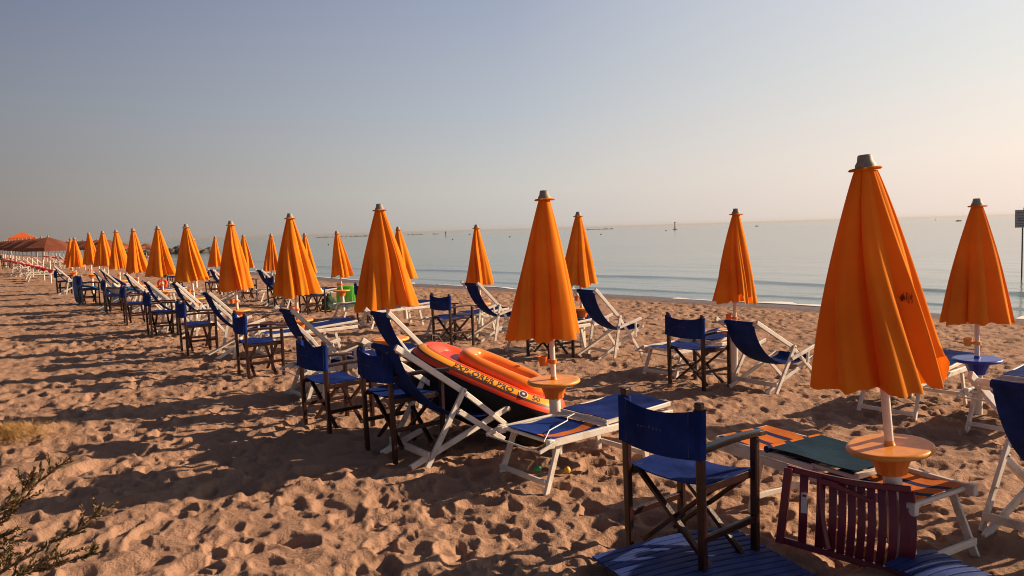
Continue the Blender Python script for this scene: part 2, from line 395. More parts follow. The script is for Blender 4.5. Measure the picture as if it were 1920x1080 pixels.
# ------------------------------------------------------------------ sand: one sheet with trampled relief
def hash2(ix, iy, k):
    h = np.sin(ix * 127.1 + iy * 311.7 + k * 74.7) * 43758.5453
    return h - np.floor(h)
def vnoise(x, y, k):
    ix, iy = np.floor(x), np.floor(y); fx, fy = x - ix, y - iy
    fx = fx * fx * fx * (fx * (fx * 6 - 15) + 10); fy = fy * fy * fy * (fy * (fy * 6 - 15) + 10)
    a, b_, c, d = hash2(ix, iy, k), hash2(ix + 1, iy, k), hash2(ix, iy + 1, k), hash2(ix + 1, iy + 1, k)
    return (a * (1 - fx) + b_ * fx) * (1 - fy) + (c * (1 - fx) + d * fx) * fy - 0.5
def prints(x, y, cell, k, depth):
    """Foot-sized pits, one per cell at most, each with a pushed-up rim."""
    out = np.zeros_like(x); gx, gy = np.floor(x / cell), np.floor(y / cell)
    for dx in (-1, 0, 1):
        for dy in (-1, 0, 1):
            cx, cy = gx + dx, gy + dy
            px = (cx + 0.1 + 0.8 * hash2(cx, cy, k)) * cell; py = (cy + 0.1 + 0.8 * hash2(cx, cy, k + 1)) * cell
            an = hash2(cx, cy, k + 2) * 6.283; sz = 0.65 + 0.75 * hash2(cx, cy, k + 3); dp = depth * np.where(hash2(cx, cy, k + 5) < 0.3, 0.08, 0.35 + 0.95 * hash2(cx, cy, k + 4))
            ex, ey = x - px, y - py
            u = (ex * np.cos(an) + ey * np.sin(an)) / (0.52 * cell * sz); v = (-ex * np.sin(an) + ey * np.cos(an)) / (0.34 * cell * sz)
            # one side of each pit steeper, as a pushing foot leaves it
            r = np.sqrt(u * u + v * v) * (1 + 0.22 * np.tanh(2 * u))
            out += dp * (-1.0 / (1 + np.exp(np.clip((r - 0.86) * 19, -40, 40))) + 0.18 * np.exp(-((r - 1.10) / 0.22) ** 2))
    return out
def basins(x, y, cell, k):
    """Smooth hollows that meet in sharp crests, 0 in the hollow, 1 at the highest crests."""
    best = np.full(x.shape, 9.0); gx, gy = np.floor(x / cell), np.floor(y / cell)
    for dx in (-1, 0, 1):
        for dy in (-1, 0, 1):
            cx, cy = gx + dx, gy + dy
            px = (cx + hash2(cx, cy, k)) * cell; py = (cy + hash2(cx, cy, k + 1)) * cell
            an = hash2(cx, cy, k + 2) * 6.283; ex, ey = x - px, y - py; as_ = 1 + 0.7 * hash2(cx, cy, k + 3)
            u = (ex * np.cos(an) + ey * np.sin(an)) / (0.62 * cell * as_); v = (-ex * np.sin(an) + ey * np.cos(an)) / (0.62 * cell / as_ ** 0.5)
            best = np.minimum(best, u * u + v * v + 0.55 * hash2(cx, cy, k + 4))
    return np.minimum(best, 1.25)
def relief(x, y, s):
    wx = x + 0.10 * vnoise(x * 3.1, y * 3.1, 31) + 0.035 * vnoise(x * 11, y * 11, 32); wy = y + 0.10 * vnoise(x * 3.1, y * 3.1, 41) + 0.035 * vnoise(x * 11, y * 11, 42)
    calm = 0.65 + 0.35 * np.clip(0.5 + 2.2 * vnoise(x * 0.45, y * 0.45, 99), 0, 1)
    z = calm * (0.017 * basins(wx, wy, 0.23, 3) + 0.008 * basins(wx + 5.3, wy - 2.1, 0.12, 23) + prints(wx - 3.3, wy + 7.7, 0.215, 57, 0.029) + prints(wx + 9.3, wy + 1.7, 0.33, 157, 0.022) + prints(wx - 1.9, wy - 6.3, 0.145, 257, 0.013)) - 0.03
    z += 0.028 * vnoise(x * 0.6, y * 0.6, 5) + 0.012 * vnoise(x * 2.2, y * 2.2, 6) + 0.006 * np.abs(vnoise(x * 9, y * 9, 7)) + 0.006 * vnoise(x * 19, y * 19, 8)
    amp = np.clip((s - 0.7) / 1.8, 0.04, 1)
    return z * amp

def ring_grid(name, radii, angs, fn, material, attr=None):
    A, Rr = np.meshgrid(angs, radii)
    x = Rr * np.sin(A); y = Rr * np.cos(A)
    z, ex = fn(x, y)
    na, nr = len(angs), len(radii)
    V = np.stack([x, y, z], -1).reshape(-1, 3)
    i, j = np.meshgrid(np.arange(nr - 1), np.arange(na - 1), indexing='ij')
    a = (i * na + j).ravel()
    Fq = np.stack([a, a + 1, a + na + 1, a + na], -1)
    nf = len(Fq)
    me = bpy.data.meshes.new(name)
    me.vertices.add(len(V)); me.vertices.foreach_set('co', V.astype(np.float32).ravel())
    me.loops.add(nf * 4); me.loops.foreach_set('vertex_index', Fq[:, ::-1].astype(np.int32).ravel())
    me.polygons.add(nf); me.polygons.foreach_set('loop_start', np.arange(0, nf * 4, 4, dtype=np.int32))
    me.polygons.foreach_set('use_smooth', np.ones(nf, bool))
    me.update(calc_edges=True); me.validate()
    if ex is not None:
        t = me.attributes.new('shore', 'FLOAT', 'POINT'); t.data.foreach_set('value', ex.astype(np.float32).ravel())
    me.materials.append(material)
    o = bpy.data.objects.new(name, me); col.objects.link(o); return o

def sand_fn(x, y):
    s = shore_dist(x, y)
    z = macro(x, y)
    rr = np.hypot(x, y)
    return z + relief(x, y, s) * np.clip(rr / 0.8, 0, 1), s
angs = np.radians(np.concatenate([np.arange(-180, -50.5, 2.0), np.arange(-50, 50.01, 0.095), np.arange(52, 180.1, 2.0)]))
rad = [0.02, 0.3, 0.7, 1.2]
while rad[-1] < 420: rad.append(rad[-1] * (1.0046 if rad[-1] < 50 else 1.03))
sand = tag(ring_grid('sand', np.array(rad), angs, sand_fn, M_sand), 'dry trampled beach sand with footprints', kind='structure')

def sea_fn(x, y):
    s = shore_dist(x, y); d = -s
    near = np.exp(-np.clip(d, 0, None) / 60)
    z = np.full(x.shape, SEA)
    warp = 1.2 * vnoise(x * 0.12, y * 0.12, 90) * 2
    # a low swell about to break, and flatter ones behind it
    z += 0.075 * np.exp(-((d - 6.3 + warp) / 0.5) ** 2) + 0.04 * np.exp(-((d - 1.9 + 0.6 * warp) / 0.3) ** 2)
    z += 0.018 * np.exp(-((d - 11.5 + 1.3 * warp) / 1.0) ** 2) + 0.012 * np.exp(-((d - 18 + 1.7 * warp) / 1.6) ** 2)
    z += near * (0.022 * vnoise(x * 0.9 + y * 0.6, y * 0.25, 61) + 0.012 * vnoise(x * 2.1 + y, y * 1.3, 62))
    return z, None
angs2 = np.radians(np.concatenate([np.arange(-75, -40, 1.0), np.arange(-40, 62.01, 0.16), np.arange(63, 120.1, 1.5)]))
rad2 = [6.0]
while rad2[-1] < 14000: rad2.append(rad2[-1] * (1.004 if rad2[-1] < 90 else 1.03))
sea = tag(ring_grid('sea', np.array(rad2), angs2, sea_fn, M_water), 'calm pale sea reflecting the hazy sky', kind='structure')

# a thin broken line of foam where the water meets the sand
mb = MB(); random.seed(3)
pts = []
for a, b in zip(SHORE[1:-2], SHORE[2:-1]):
    n = max(2, int(np.hypot(*(b - a)) / 0.35))
    for i in range(n): pts.append(a + (b - a) * i / n)
pts = np.array(pts)
for i in range(len(pts) - 1):
    if hash2(i // 5, 3.0, 9.0) < 0.18: continue
    p, q = pts[i], pts[i + 1]; t = (q - p) / np.hypot(*(q - p)); nn = np.array([-t[1], t[0]])
    ws_ = 1.0 + 1.6 / (1 + math.exp(-(pts[i][0] - 5) / 1.5)); w0 = 0.03 + ws_ * 0.24 * abs(float(vnoise(np.array([i * 0.31]), np.array([0.0]), 4)[0])) * 2
    w1 = 0.03 + ws_ * 0.24 * abs(float(vnoise(np.array([(i + 1) * 0.31]), np.array([0.0]), 4)[0])) * 2
    o0 = 0.5 * float(vnoise(np.array([i * 0.17]), np.array([5.0]), 4)[0]) - 0.15; o1 = 0.5 * float(vnoise(np.array([(i + 1) * 0.17]), np.array([5.0]), 4)[0]) - 0.15
    z = SEA + 0.02
    c = [p - nn * (o0), p - nn * (o0 + w0), q - nn * (o1 + w1), q - nn * (o1)]
    vs = [(*k, z) for k in c] + [(*k, z - 0.03) for k in c]
    mb.add(vs, [(0, 1, 2, 3), (7, 6, 5, 4), (0, 4, 5, 1), (1, 5, 6, 2), (2, 6, 7, 3), (3, 7, 4, 0)])
tag(mb.build('surf_foam', M_foam), 'thin broken line of foam along the waterline', 'foam', kind='stuff')
random.seed(11)

# ------------------------------------------------------------------ closed umbrellas
def canopy_mesh(seed, material):
    rnd = random.Random(seed)
    NP = 8; bnd = [0.0]
    for k in range(NP): bnd.append(bnd[-1] + rnd.uniform(0.45, 1.7))
    tot = bnd[-1]; bnd = [b / tot for b in bnd]
    gam = [rnd.choice([rnd.uniform(0.5, 0.8), rnd.uniform(1.3, 2.0)]) for _ in range(NP)]
    amp = [rnd.uniform(0.45, 1.4) for _ in range(NP)]
    hem = [rnd.uniform(-0.02, 0.03) for _ in range(NP)]
    notch = {rnd.randrange(NP): rnd.uniform(0.06, 0.15) for _ in range(2)}
    tw = rnd.uniform(-0.5, 0.5); ph = rnd.uniform(0, 6)
    ex, ey, ea = 1.0, rnd.uniform(0.86, 1.0), rnd.uniform(0, 3)
    per, nt_ = 16, 44; n = NP * per
    ZT, ZB = 1.985, 0.875
    vs, fs = [], []
    for it in range(nt_ + 1):
        t = it / nt_
        Rb = 0.052 + 0.262 * (t ** 0.92) + 0.012 * math.sin(math.pi * t)
        A = 0.12 + 0.23 * t
        for k in range(NP):
            for q in range(per):
                u = q / per
                th = 2 * math.pi * (bnd[k] + (bnd[k + 1] - bnd[k]) * u)
                L = math.sin(math.pi * min(1, max(0, u)) ** gam[k]) ** 0.72 if 0 < u < 1 else 0.0
                # one shallow secondary fold inside each pleat
                L += 0.16 * math.sin(2 * math.pi * (2 * u + ph + k * 0.37)) * t ** 0.7 * math.sin(math.pi * u)
                wob = 0.05 * math.sin(3 * th + ph + 2.2 * t) * t
                r = Rb * (1 - A + 1.3 * A * L * amp[k] + wob)
                tht = th + tw * t * 0.6 + 0.08 * math.sin(4 * t + k)
                z = ZT + (ZB - ZT) * t
                e = t ** 10
                z += e * (hem[k] + 0.012 * abs(math.sin(math.pi * 3 * u)) - 0.015 * L)
                if k in notch: z += e * notch[k] * max(0, 1 - abs(u - 0.1) / 0.26)
                c, s_ = math.cos(tht - ea), math.sin(tht - ea)
                x0, y0 = r * c * ex, r * s_ * ey
                vs.append((x0 * math.cos(ea) - y0 * math.sin(ea), x0 * math.sin(ea) + y0 * math.cos(ea), z))
    for it in range(nt_):
        for j in range(n):
            fs.append((it * n + j, (it + 1) * n + j, (it + 1) * n + (j + 1) % n, it * n + (j + 1) % n))
    mb = MB(); mb.add(vs, fs)
    return mb.mesh('canopy', material, 75)

def make_umbrella(tray, hub, cup):
    root = empty('closed_umbrella'); tag(root, cat='umbrella', group='closed orange beach umbrellas')
    mb = MB(); mb.tube([(0, 0, -0.5), (0, 0, 0.30), (0, 0, 0.53)], [0.046, 0.046, 0.045], 20); mb.build('post', M_pole, root, 40)
    mb = MB(); mb.tube([(0, 0, 0.5), (0, 0, 2.0)], 0.0215, 16); sh = mb.build('shaft', M_pole, root, 40)
    me = canopy_mesh(1, M_orange); o = bpy.data.objects.new('canopy', me); col.objects.link(o); o.parent = root
    mb = MB()
    def wavy(r, z, t): return r if r < 0.06 else r * (1 + 0.07 * math.sin(5 * t + 1) + 0.04 * math.sin(11 * t))
    mb.lathe([(0.045, 2.000), (0.070, 1.997), (0.079, 1.990), (0.070, 1.983), (0.045, 1.982)], 40, fn=wavy)
    for i in range(40):
        pass
    mb.build('top_frill', M_orange, root, 60)
    mb = MB(); mb.lathe([(0.0, 1.99), (0.050, 1.99), (0.049, 2.012), (0.038, 2.030), (0.035, 2.048), (0.033, 2.058), (0.028, 2.062), (0.0, 2.062)], 28); mb.build('top_cap', M_cap, root, 40)
    mb = MB(); mb.lathe([(0.022, 0.600), (0.026, 0.582), (0.03, 0.5765), (0.10, 0.5765), (0.175, 0.5760), (0.190, 0.5770), (0.200, 0.5755), (0.207, 0.570), (0.210, 0.561), (0.207, 0.552), (0.198, 0.547), (0.17, 0.5455), (0.10, 0.545), (0.09, 0.543)], 56)
    tb = mb.build('table', tray, root, 45)
    def rib(r, z, t): return r * (1 + 0.035 * max(0, math.cos(14 * t)) ** 2)
    mb = MB(); mb.lathe([(0.108, 0.546), (0.104, 0.528), (0.086, 0.482), (0.076, 0.458), (0.073, 0.430), (0.062, 0.426), (0.05, 0.424)], 84, fn=rib)
    mb.build('hub', hub, tb, 40)
    mb = MB(); mb.lathe([(0.0215, 0.735), (0.034, 0.735), (0.034, 0.705), (0.0215, 0.705)], 20)
    mb.lathe([(0.0, 0.69), (0.030, 0.69), (0.040, 0.765), (0.036, 0.765), (0.027, 0.697), (0.0, 0.697)], 20, c=(-0.075, 0.0, 0.0))
    mb.bar((-0.05, 0, 0.72), (-0.02, 0, 0.72), 0.02, 0.02)
    mb.build('cup_holder', cup, root, 40)
    return root

CANOPIES = [canopy_mesh(s, M_orange) for s in (2, 5, 9, 14, 23, 31)]
UMB = make_umbrella(M_tray, M_hub, M_hub)
UMBB = make_umbrella(M_trayblue, M_trayblue, M_tray)
# tip pixel, a lower pixel on the pole, distance
U_ROW = [(1621, 290, 1676, 930, 3.87), (1020, 357, 1037, 690, 6.0), (711, 382, 738, 710, 8.45), (543, 400, 564, 670, 10.7), (432, 414, 448, 618, 12.8),
         (348, 420, 364, 560, 15.3), (295, 424, 305, 535, 17.6), (249, 428, 260, 540, 20), (217, 431, 226, 530, 22.5), (192, 433, 196, 515, 25), (166, 436, 172, 515, 27.5),
         (139, 445, 142, 510, 29.5), (132, 446, 136, 505, 33)]
V_ROW = [(1832, 372, 1832, 700, 7.1), (1380, 391, 1377, 640, 9.4), (1084, 397, 1090, 570, 11.9), (893, 421, 901, 590, 14.5), (746, 425, 756, 540, 16.8),
         (631, 433, 642, 560, 19.2), (571, 437, 578, 530, 21.8), (508, 438, 510, 530, 24), (456, 440, 461, 520, 26.4), (403, 443, 404, 520, 28.8), (363, 447, 367, 515, 31)]
ORD = ['nearest', 'second', 'third', 'fourth', 'fifth', 'sixth', 'seventh', 'eighth', 'ninth', 'tenth', 'eleventh', 'twelfth', 'thirteenth', 'fourteenth']
ULAB = {0: 'large closed orange umbrella with a dark tear, its table above the crimson folded chair', 1: 'closed orange umbrella standing right of the inflatable boat, orange tray table on its pole',
        2: 'closed orange umbrella behind the two director chairs left of the boat', 11: 'small closed orange umbrella at the left end of the landward row', 12: 'closed umbrella mostly hidden behind the leftmost orange umbrella'}
VLAB = {0: 'closed orange umbrella with a blue tray table, at the right edge by the sea', 1: 'closed orange umbrella by the single director chair, sea behind it',
        2: 'closed orange umbrella just behind and right of the one above the boat', 5: 'closed orange umbrella with the green float leaning behind its pole'}
def put_umbrella(i, row, lab, rname, k0):
    tx, ty, lx, ly, d = row
    A, B = at(tx, ty, d), at(lx, ly, d)
    ax = (A - B).normalized()
    sc = 1.0
    pr = UMBB if (rname == 'seaward' and i == 0) else UMB
    q = Vector((0, 0, 1)).rotation_difference(ax)
    if rname == 'landward' and i == 0: sp = 0.0
    else: sp = random.Random(k0 + i).uniform(-0.7, 0.7)
    q = q @ Quaternion((0, 0, 1), sp)
    label = lab.get(i, f'{ORD[i]} closed orange umbrella from the camera in the {rname} row')
    o = place(pr, A - ax * 2.062 * sc, quat=q, label=label, scale=sc)
    c = part(o, 'canopy')
    ws = {('landward', 0): 1.07, ('landward', 2): 0.97}.get((rname, i), 0.88)
    c.scale = (ws, ws, 0.96); c.location = (0, 0, 1.985 * 0.04)
    c.rotation_euler = (0, 0, random.Random(k0 * 3 + i).uniform(0, 6.28))
    if rname == 'landward' and i == 1: c.rotation_euler = (0, R(1.8), 0); c.location.x = -1.985 * math.sin(R(1.8))
    c.data = CANOPIES[(i * 2 + (3 if rname == 'seaward' else 0)) % len(CANOPIES)]
    if rname == 'landward' and i == 0:
        c.data = canopy_mesh(44, M_orange_stain); c.scale.z = 0.965; c.location = (0, 0, 1.985 * 0.035)
        c.rotation_euler = (0, R(3.0), 0); c.location.x = -1.985 * math.sin(R(3.0))
        bpy.data.objects.remove(part(o, 'cup_holder'))
    return o
for i, r_ in reversed(list(enumerate(U_ROW))): put_umbrella(i, r_, ULAB, 'landward', 100)
for i, r_ in enumerate(V_ROW): put_umbrella(i, r_, VLAB, 'seaward', 200)

# ------------------------------------------------------------------ director chairs
def make_director():
    root = empty('director_chair'); tag(root, cat='chair', group='dark wooden director chairs with blue canvas')
    for sx in (-0.215, 0.215):
        for sy in (-0.245, 0.245):
            mb = MB(); top = 0.835 if sx < 0 else 0.60
            tilt = -0.02 if sx < 0 else 0.0
            mb.bar((sx, sy, -0.06), (sx + tilt, sy, top), 0.040, 0.034, (1, 0, 0)); mb.build('leg', M_wood, root, bevel=0.006)
    for sy in (-0.245, 0.245):
        mb = MB(); mb.sheet(lambda u, v: (-0.24 + 0.53 * u, sy + 0.052 * (v - 0.5) * (1 - 0.25 * abs(2 * u - 1) ** 3), 0.612 + 0.012 * math.sin(math.pi * u)), 10, 2, thick=0.026); mb.build('armrest', M_wood, root, bevel=0.005)
        mb = MB(); mb.bar((-0.205, sy * 0.94, 0.425), (0.205, sy * 0.94, 0.425), 0.03, 0.042); mb.build('seat_rail', M_wood, root, bevel=0.005)
        mb = MB(); mb.bar((-0.20, sy, 0.20), (0.20, sy, 0.20), 0.024, 0.034); mb.build('side_stretcher', M_wood, root, bevel=0.005)
    for sx, e in ((-0.13, 0.0), (0.13, 0.0)):
        for k, sy in enumerate((-1, 1)):
            mb = MB(); xx = sx + 0.014 * (1 if k else -1)
            mb.bar((xx, sy * 0.235, 0.045), (xx, -sy * 0.225, 0.405), 0.022, 0.034, (1, 0, 0)); mb.build('cross_brace', M_wood, root, bevel=0.004)
    mb = MB()
    def seat(u, v):
        y = -0.25 + 0.50 * v; sag = 0.028 * (1 - (2 * v - 1) ** 2)
        return (-0.195 + 0.39 * u, y, 0.452 - sag + 0.004 * math.sin(9 * u + 4 * v))
    mb.sheet(seat, 14, 14, thick=0.006); mb.build('seat', M_blue, root, 60)
    mb = MB()
    def back(u, v):   # u across, v up; wraps the posts, sags backwards between them
        y = -0.272 + 0.544 * u; w = 1 - min(1, abs(y) / 0.245) ** 2
        x = -0.245 - 0.012 + 0.0 - 0.045 * w * (0.6 + 0.4 * math.sin(math.pi * v))
        z = 0.575 + (0.225 - 0.035 * w + 0.015 * w * v) * v - 0.012 * w
        return (x, y, z)
    mb.sheet(back, 20, 8, thick=0.005)
    def sleeve(sy):
        def fn(u, v):
            t = u * 2 * math.pi
            return (-0.232 + 0.030 * math.cos(t), sy * 0.245 + 0.030 * math.sin(t), 0.578 + 0.222 * v)
        mb.sheet(fn, 14, 4)
    sleeve(-1); sleeve(1)
    bk = mb.build('backrest', M_blue, root, 60)
    for y in (-0.205, 0.205):
        mb = MB(); mb.bar((-0.270, y, 0.582), (-0.270, y, 0.795), 0.003, 0.004, (1, 0, 0)); mb.build('seam', M_thread, bk)
    mb = MB(); rnd = random.Random(4)
    for i in range(7):
        y = 0.09 - 0.025 * i; h = rnd.uniform(0.006, 0.014)
        mb.box((-0.3055, y, 0.69 + rnd.uniform(-0.003, 0.003)), 0.002, 0.013, h)
    mb.build('stitched_mark', M_thread, bk)
    return root
DIR = make_director()
HD = R(36)
CH = [  # x, ahead, heading, dz, scale, label
    (0.935, 3.99, 38, 0.0, (1.0, 1.0, 1.085), 'nearest dark wooden director chair, standing on the blue slatted mat'),
    (-0.85, 6.12, 36, 0.05, 1.0, 'director chair directly behind the white deck chair beside the boat'),
    (-1.58, 7.02, 40, 0.0, 1.0, 'director chair second left of the boat, its back half hiding its neighbour'),
    (-3.18, 9.75, 33, 0.0, 1.0, 'director chair seen side-on below the umbrella third left of the boat'),
    (-4.88, 12.0, 33, 0.0, 1.0, 'fifth director chair of the landward line from the camera'),
    (-6.45, 14.2, 33, 0.0, 1.0, 'sixth director chair of the landward line from the camera'),
    (-8.0, 16.4, 32, 0.0, 1.0, 'seventh director chair of the landward line from the camera'),
    (-9.9, 19.2, 32, 0.0, 1.0, 'director chair with a white bag on its seat in the landward line'),
    (-12.1, 22.0, 40, 0.0, 1.0, 'director chair draped in blue next to the standing blue float'),
    (-15.9, 27.3, 33, 0.0, 1.0, 'last director chair at the left end, beside a white deck chair'),
    (2.1, 8.6, 36, 0.0, 1.0, 'director chair alone before the seaward umbrella right of centre'),
    (0.55, 10.95, 36, 0.0, 1.0, 'director chair whose crossed legs show beneath the umbrella above the boat'),
    (-0.95, 12.5, 40, 0.0, 1.0, 'director chair in front of the sea beside a lone blue deck chair'),
    (-2.95, 16.2, 36, 0.0, 1.0, 'director chair half hidden behind the umbrella left of the boat'),
    (-4.75, 18.3, 36, 0.0, 1.0, 'director chair heaped with clothes beside the dark green bag'),
    (-6.3, 20.8, 36, 0.0, 1.0, 'director chair glimpsed under the umbrella left of the green float'),
    (-8.0, 23.2, 36, 0.0, 1.0, 'far director chair near the sea behind a blue and white deck chair'),
    (-9.9, 25.6, 36, 0.0, 1.0, 'tiny far director chair of the seaward line, second from its left end'),
    (-13.6, 31.0, 36, 0.0, 1.0, 'tiny far director chair at the left end of the seaward line'),
]
for x, d, hd, dz, sc, lab in CH:
    p = W(x, d); p.z += dz - 0.015
    place(DIR, p, rz=R(hd), label=lab, scale=sc)

# ------------------------------------------------------------------ deck chairs
def make_deck(name, T, P1, AF, CR, CF, arm, fabric, cat_label=None, group='white deck chairs with fabric slings'):
    root = empty(name); tag(root, cat='deck chair', group=group)
    hw = 0.275
    def p(a, y): return (a[0], y, a[1])
    ext = (T[0] - (P1[0] - T[0]) * 0.12, T[1] + (T[1] - P1[1]) * 0.12)
    mb = MB()
    for s in (-1, 1):
        mb.bar(p(ext, s * hw), p(P1, s * hw), 0.026, 0.046, (0, 1, 0) if False else (0, 0, 1))
        mb.bar(p(P1, s * (hw - 0.004)), p(AF, s * (hw - 0.004)), 0.022, 0.040)
    mb.tube([p(T, -hw), p(T, hw)], 0.021, 12)
    T2 = (T[0] + 0.035, T[1] - 0.032)
    mb.bar(p(T2, -hw), p(T2, hw), 0.02, 0.03)
    mb.build('back_frame', M_white, root, 40, bevel=0.005)
    hb = hw + 0.027
    mb = MB()
    for s in (-1, 1):
        up_ = (P1[0] + 0.01, P1[1] + 0.02)
        mb.bar(p(up_, s * hb), (0, s * hb, -0.03), 0.022, 0.042)
        mb.tube([(P1[0], s * (hb - 0.03), P1[1]), (P1[0], s * (hb + 0.015), P1[1])], 0.0085, 10, mi=1)
        mb.tube([(P1[0] * 0.4, s * (hb - 0.02), P1[1] * 0.4), (P1[0] * 0.4, s * (hb + 0.014), P1[1] * 0.4)], 0.006, 8, mi=1)
    mb.bar((0.02, -hb, 0.06), (0.02, hb, 0.06), 0.022, 0.05)
    mb.build('prop_frame', [M_white, M_metal], root, 40, bevel=0.004)
    hc = hw - 0.034
    mb = MB()
    CR2 = (CR[0], CR[1] - 0.02)
    for s in (-1, 1): mb.bar(p(CR2, s * hc), p(CF, s * hc), 0.022, 0.046)
    mb.tube([p(CF, -hc - 0.03), p(CF, hc + 0.03)], 0.02, 12)
    mb.build('seat_frame', M_white, root, 40, bevel=0.004)
    for s in (-1, 1):
        mb = MB(); ha = hb + 0.024
        if arm == 'up':
            a0 = (P1[0] * 0.72, P1[1] * 0.74); a1 = (a0[0] + 0.40, a0[1] + 0.10)
            mb.bar(p(a0, s * ha), p(a1, s * ha), 0.028, 0.04)
            mb.tube([(a0[0], s * (hb - 0.02), a0[1]), (a0[0], s * (ha + 0.017), a0[1])], 0.0085, 10, mi=1)
            k = MB(); x1 = a0[0] + 0.30; k.bar((x1, s * ha, a0[1] + 0.07), (x1 + 0.01, s * (ha - 0.02), 0.25), 0.02, 0.03)
        else:
            a0 = (P1[0] * 0.80, P1[1] * 0.72); a1 = (a0[0] + 0.42, a0[1] - 0.30)
            mb.bar(p(a0, s * ha), p(a1, s * ha), 0.026, 0.042)
            mb.tube([(a0[0], s * (hb - 0.02), a0[1]), (a0[0], s * (ha + 0.017), a0[1])], 0.0085, 10, mi=1)
            k = MB(); k.tube([(a1[0] - 0.10, s * (ha - 0.03), a1[1] + 0.075), (a1[0] - 0.10, s * (ha + 0.022), a1[1] + 0.075)], 0.008, 10)
        am = mb.build('armrest', [M_white, M_metal], root, 40, bevel=0.004)
        k.build('arm_strut', M_white if arm == 'up' else M_metal, am, 40, bevel=0.003 if arm == 'up' else 0)
    mb = MB(); w = 0.19
    c1 = (T[0] + 0.10, T[1] - 0.40); c2 = (CF[0] - 0.38, CF[1] - 0.15)
    def sling(u, v):
        b0, b1, b2, b3 = (1 - u) ** 3, 3 * u * (1 - u) ** 2, 3 * u * u * (1 - u), u ** 3
        y = -w + 2 * w * v; k = 1 - (2 * v - 1) ** 2
        return (b0 * T[0] + b1 * c1[0] + b2 * c2[0] + b3 * CF[0] - 0.012 * k * math.sin(math.pi * u), y * (1 - 0.05 * math.sin(math.pi * u)),
                b0 * T[1] + b1 * c1[1] + b2 * c2[1] + b3 * CF[1] - 0.020 * k * math.sin(math.pi * u))
    mb.sheet(sling, 26, 10, thick=0.005)
    mb.tube([(T[0], -w, T[1]), (T[0], w, T[1])], 0.0245, 12); mb.tube([(CF[0], -w, CF[1]), (CF[0], w, CF[1])], 0.0235, 12)
    mb.build('sling', fabric, root, 50)
    return root
RECL = dict(T=(-0.15, 0.86), P1=(0.35, 0.50), AF=(0.98, -0.02), CR=(-0.10, 0.0), CF=(0.80, 0.28))
UPR = dict(T=(-0.25, 0.93), P1=(0.11, 0.56), AF=(0.53, -0.02), CR=(-0.24, 0.0), CF=(0.56, 0.38))
DK_R = make_deck('deck_chair', arm='down', fabric=M_blue, **RECL)
DK_A = make_deck('deck_chair', arm='up', fabric=M_blue, **dict(RECL, T=(-0.22, 0.73), P1=(0.32, 0.44), AF=(0.86, -0.02), CF=(0.72, 0.28)))
DK_U = make_deck('deck_chair', arm='up', fabric=M_blue, **UPR)
DK_RED = make_deck('deck_chair', arm='up', fabric=M_redstripe, group='red and white deck chairs of the next beach', **UPR)
DKS = [
    (DK_R, -0.80, 5.87, 37, 0.02, 'white framed deck chair with its arms folded down, in front of the inflatable boat'),
    (DK_U, -1.10, 7.95, 35, 0, 'deck chair whose blue sling rises behind the left end of the boat'),
    (DK_U, -2.2, 8.5, 35, 0, 'deck chair beside the umbrella second left of the boat, sling seen edge-on'),
    (DK_U, -4.25, 11.5, 35, 0, 'deck chair with its sling rising behind the side-on director chair'),
    (DK_U, -5.95, 14.3, 35, 0, 'deck chair behind the fifth director chair of the landward line'),
    (DK_U, -6.75, 14.9, 35, 0, 'deck chair behind the sixth director chair of the landward line'),
    (DK_U, -9.15, 18.9, 35, 0, 'deck chair with a tall white rail next to the piled towels'),
    (DK_U, -10.6, 20.2, 35, 0, 'deck chair right of the standing blue float, its rail in the sun'),
    (DK_U, -11.5, 22.2, 35, 0, 'deck chair carrying a white and blue towel'),
    (DK_U, -15.7, 27.0, 35, 0, 'white deck chair at the left end beside the last director chair'),
    (DK_U, 1.27, 10.95, 31, 0, 'upright blue deck chair close behind the umbrella above the boat'),
    (DK_A, 2.62, 8.35, 34, 0, 'blue deck chair left of the largest umbrella, white arm pointing out to it'),
    (DK_U, -0.45, 13.1, 33, 0, 'lone blue deck chair below the seaward umbrella left of the boat umbrella'),
    (DK_U, -6.6, 21.0, 35, 0, 'far blue and white deck chair below the umbrella near the waterline'),
    (DK_U, -8.05, 21.4, 35, 0, 'far deck chair between two umbrellas, nearest the breakwater rocks'),
    (DK_R, 2.74, 3.98, 33, 0.0, 'big white framed deck chair cut off by the right edge'),
]
for pr, x, d, hd, dz, lab in DKS:
    p = W(x, d); p.z += dz
    place(pr, p, rz=R(hd), label=lab)

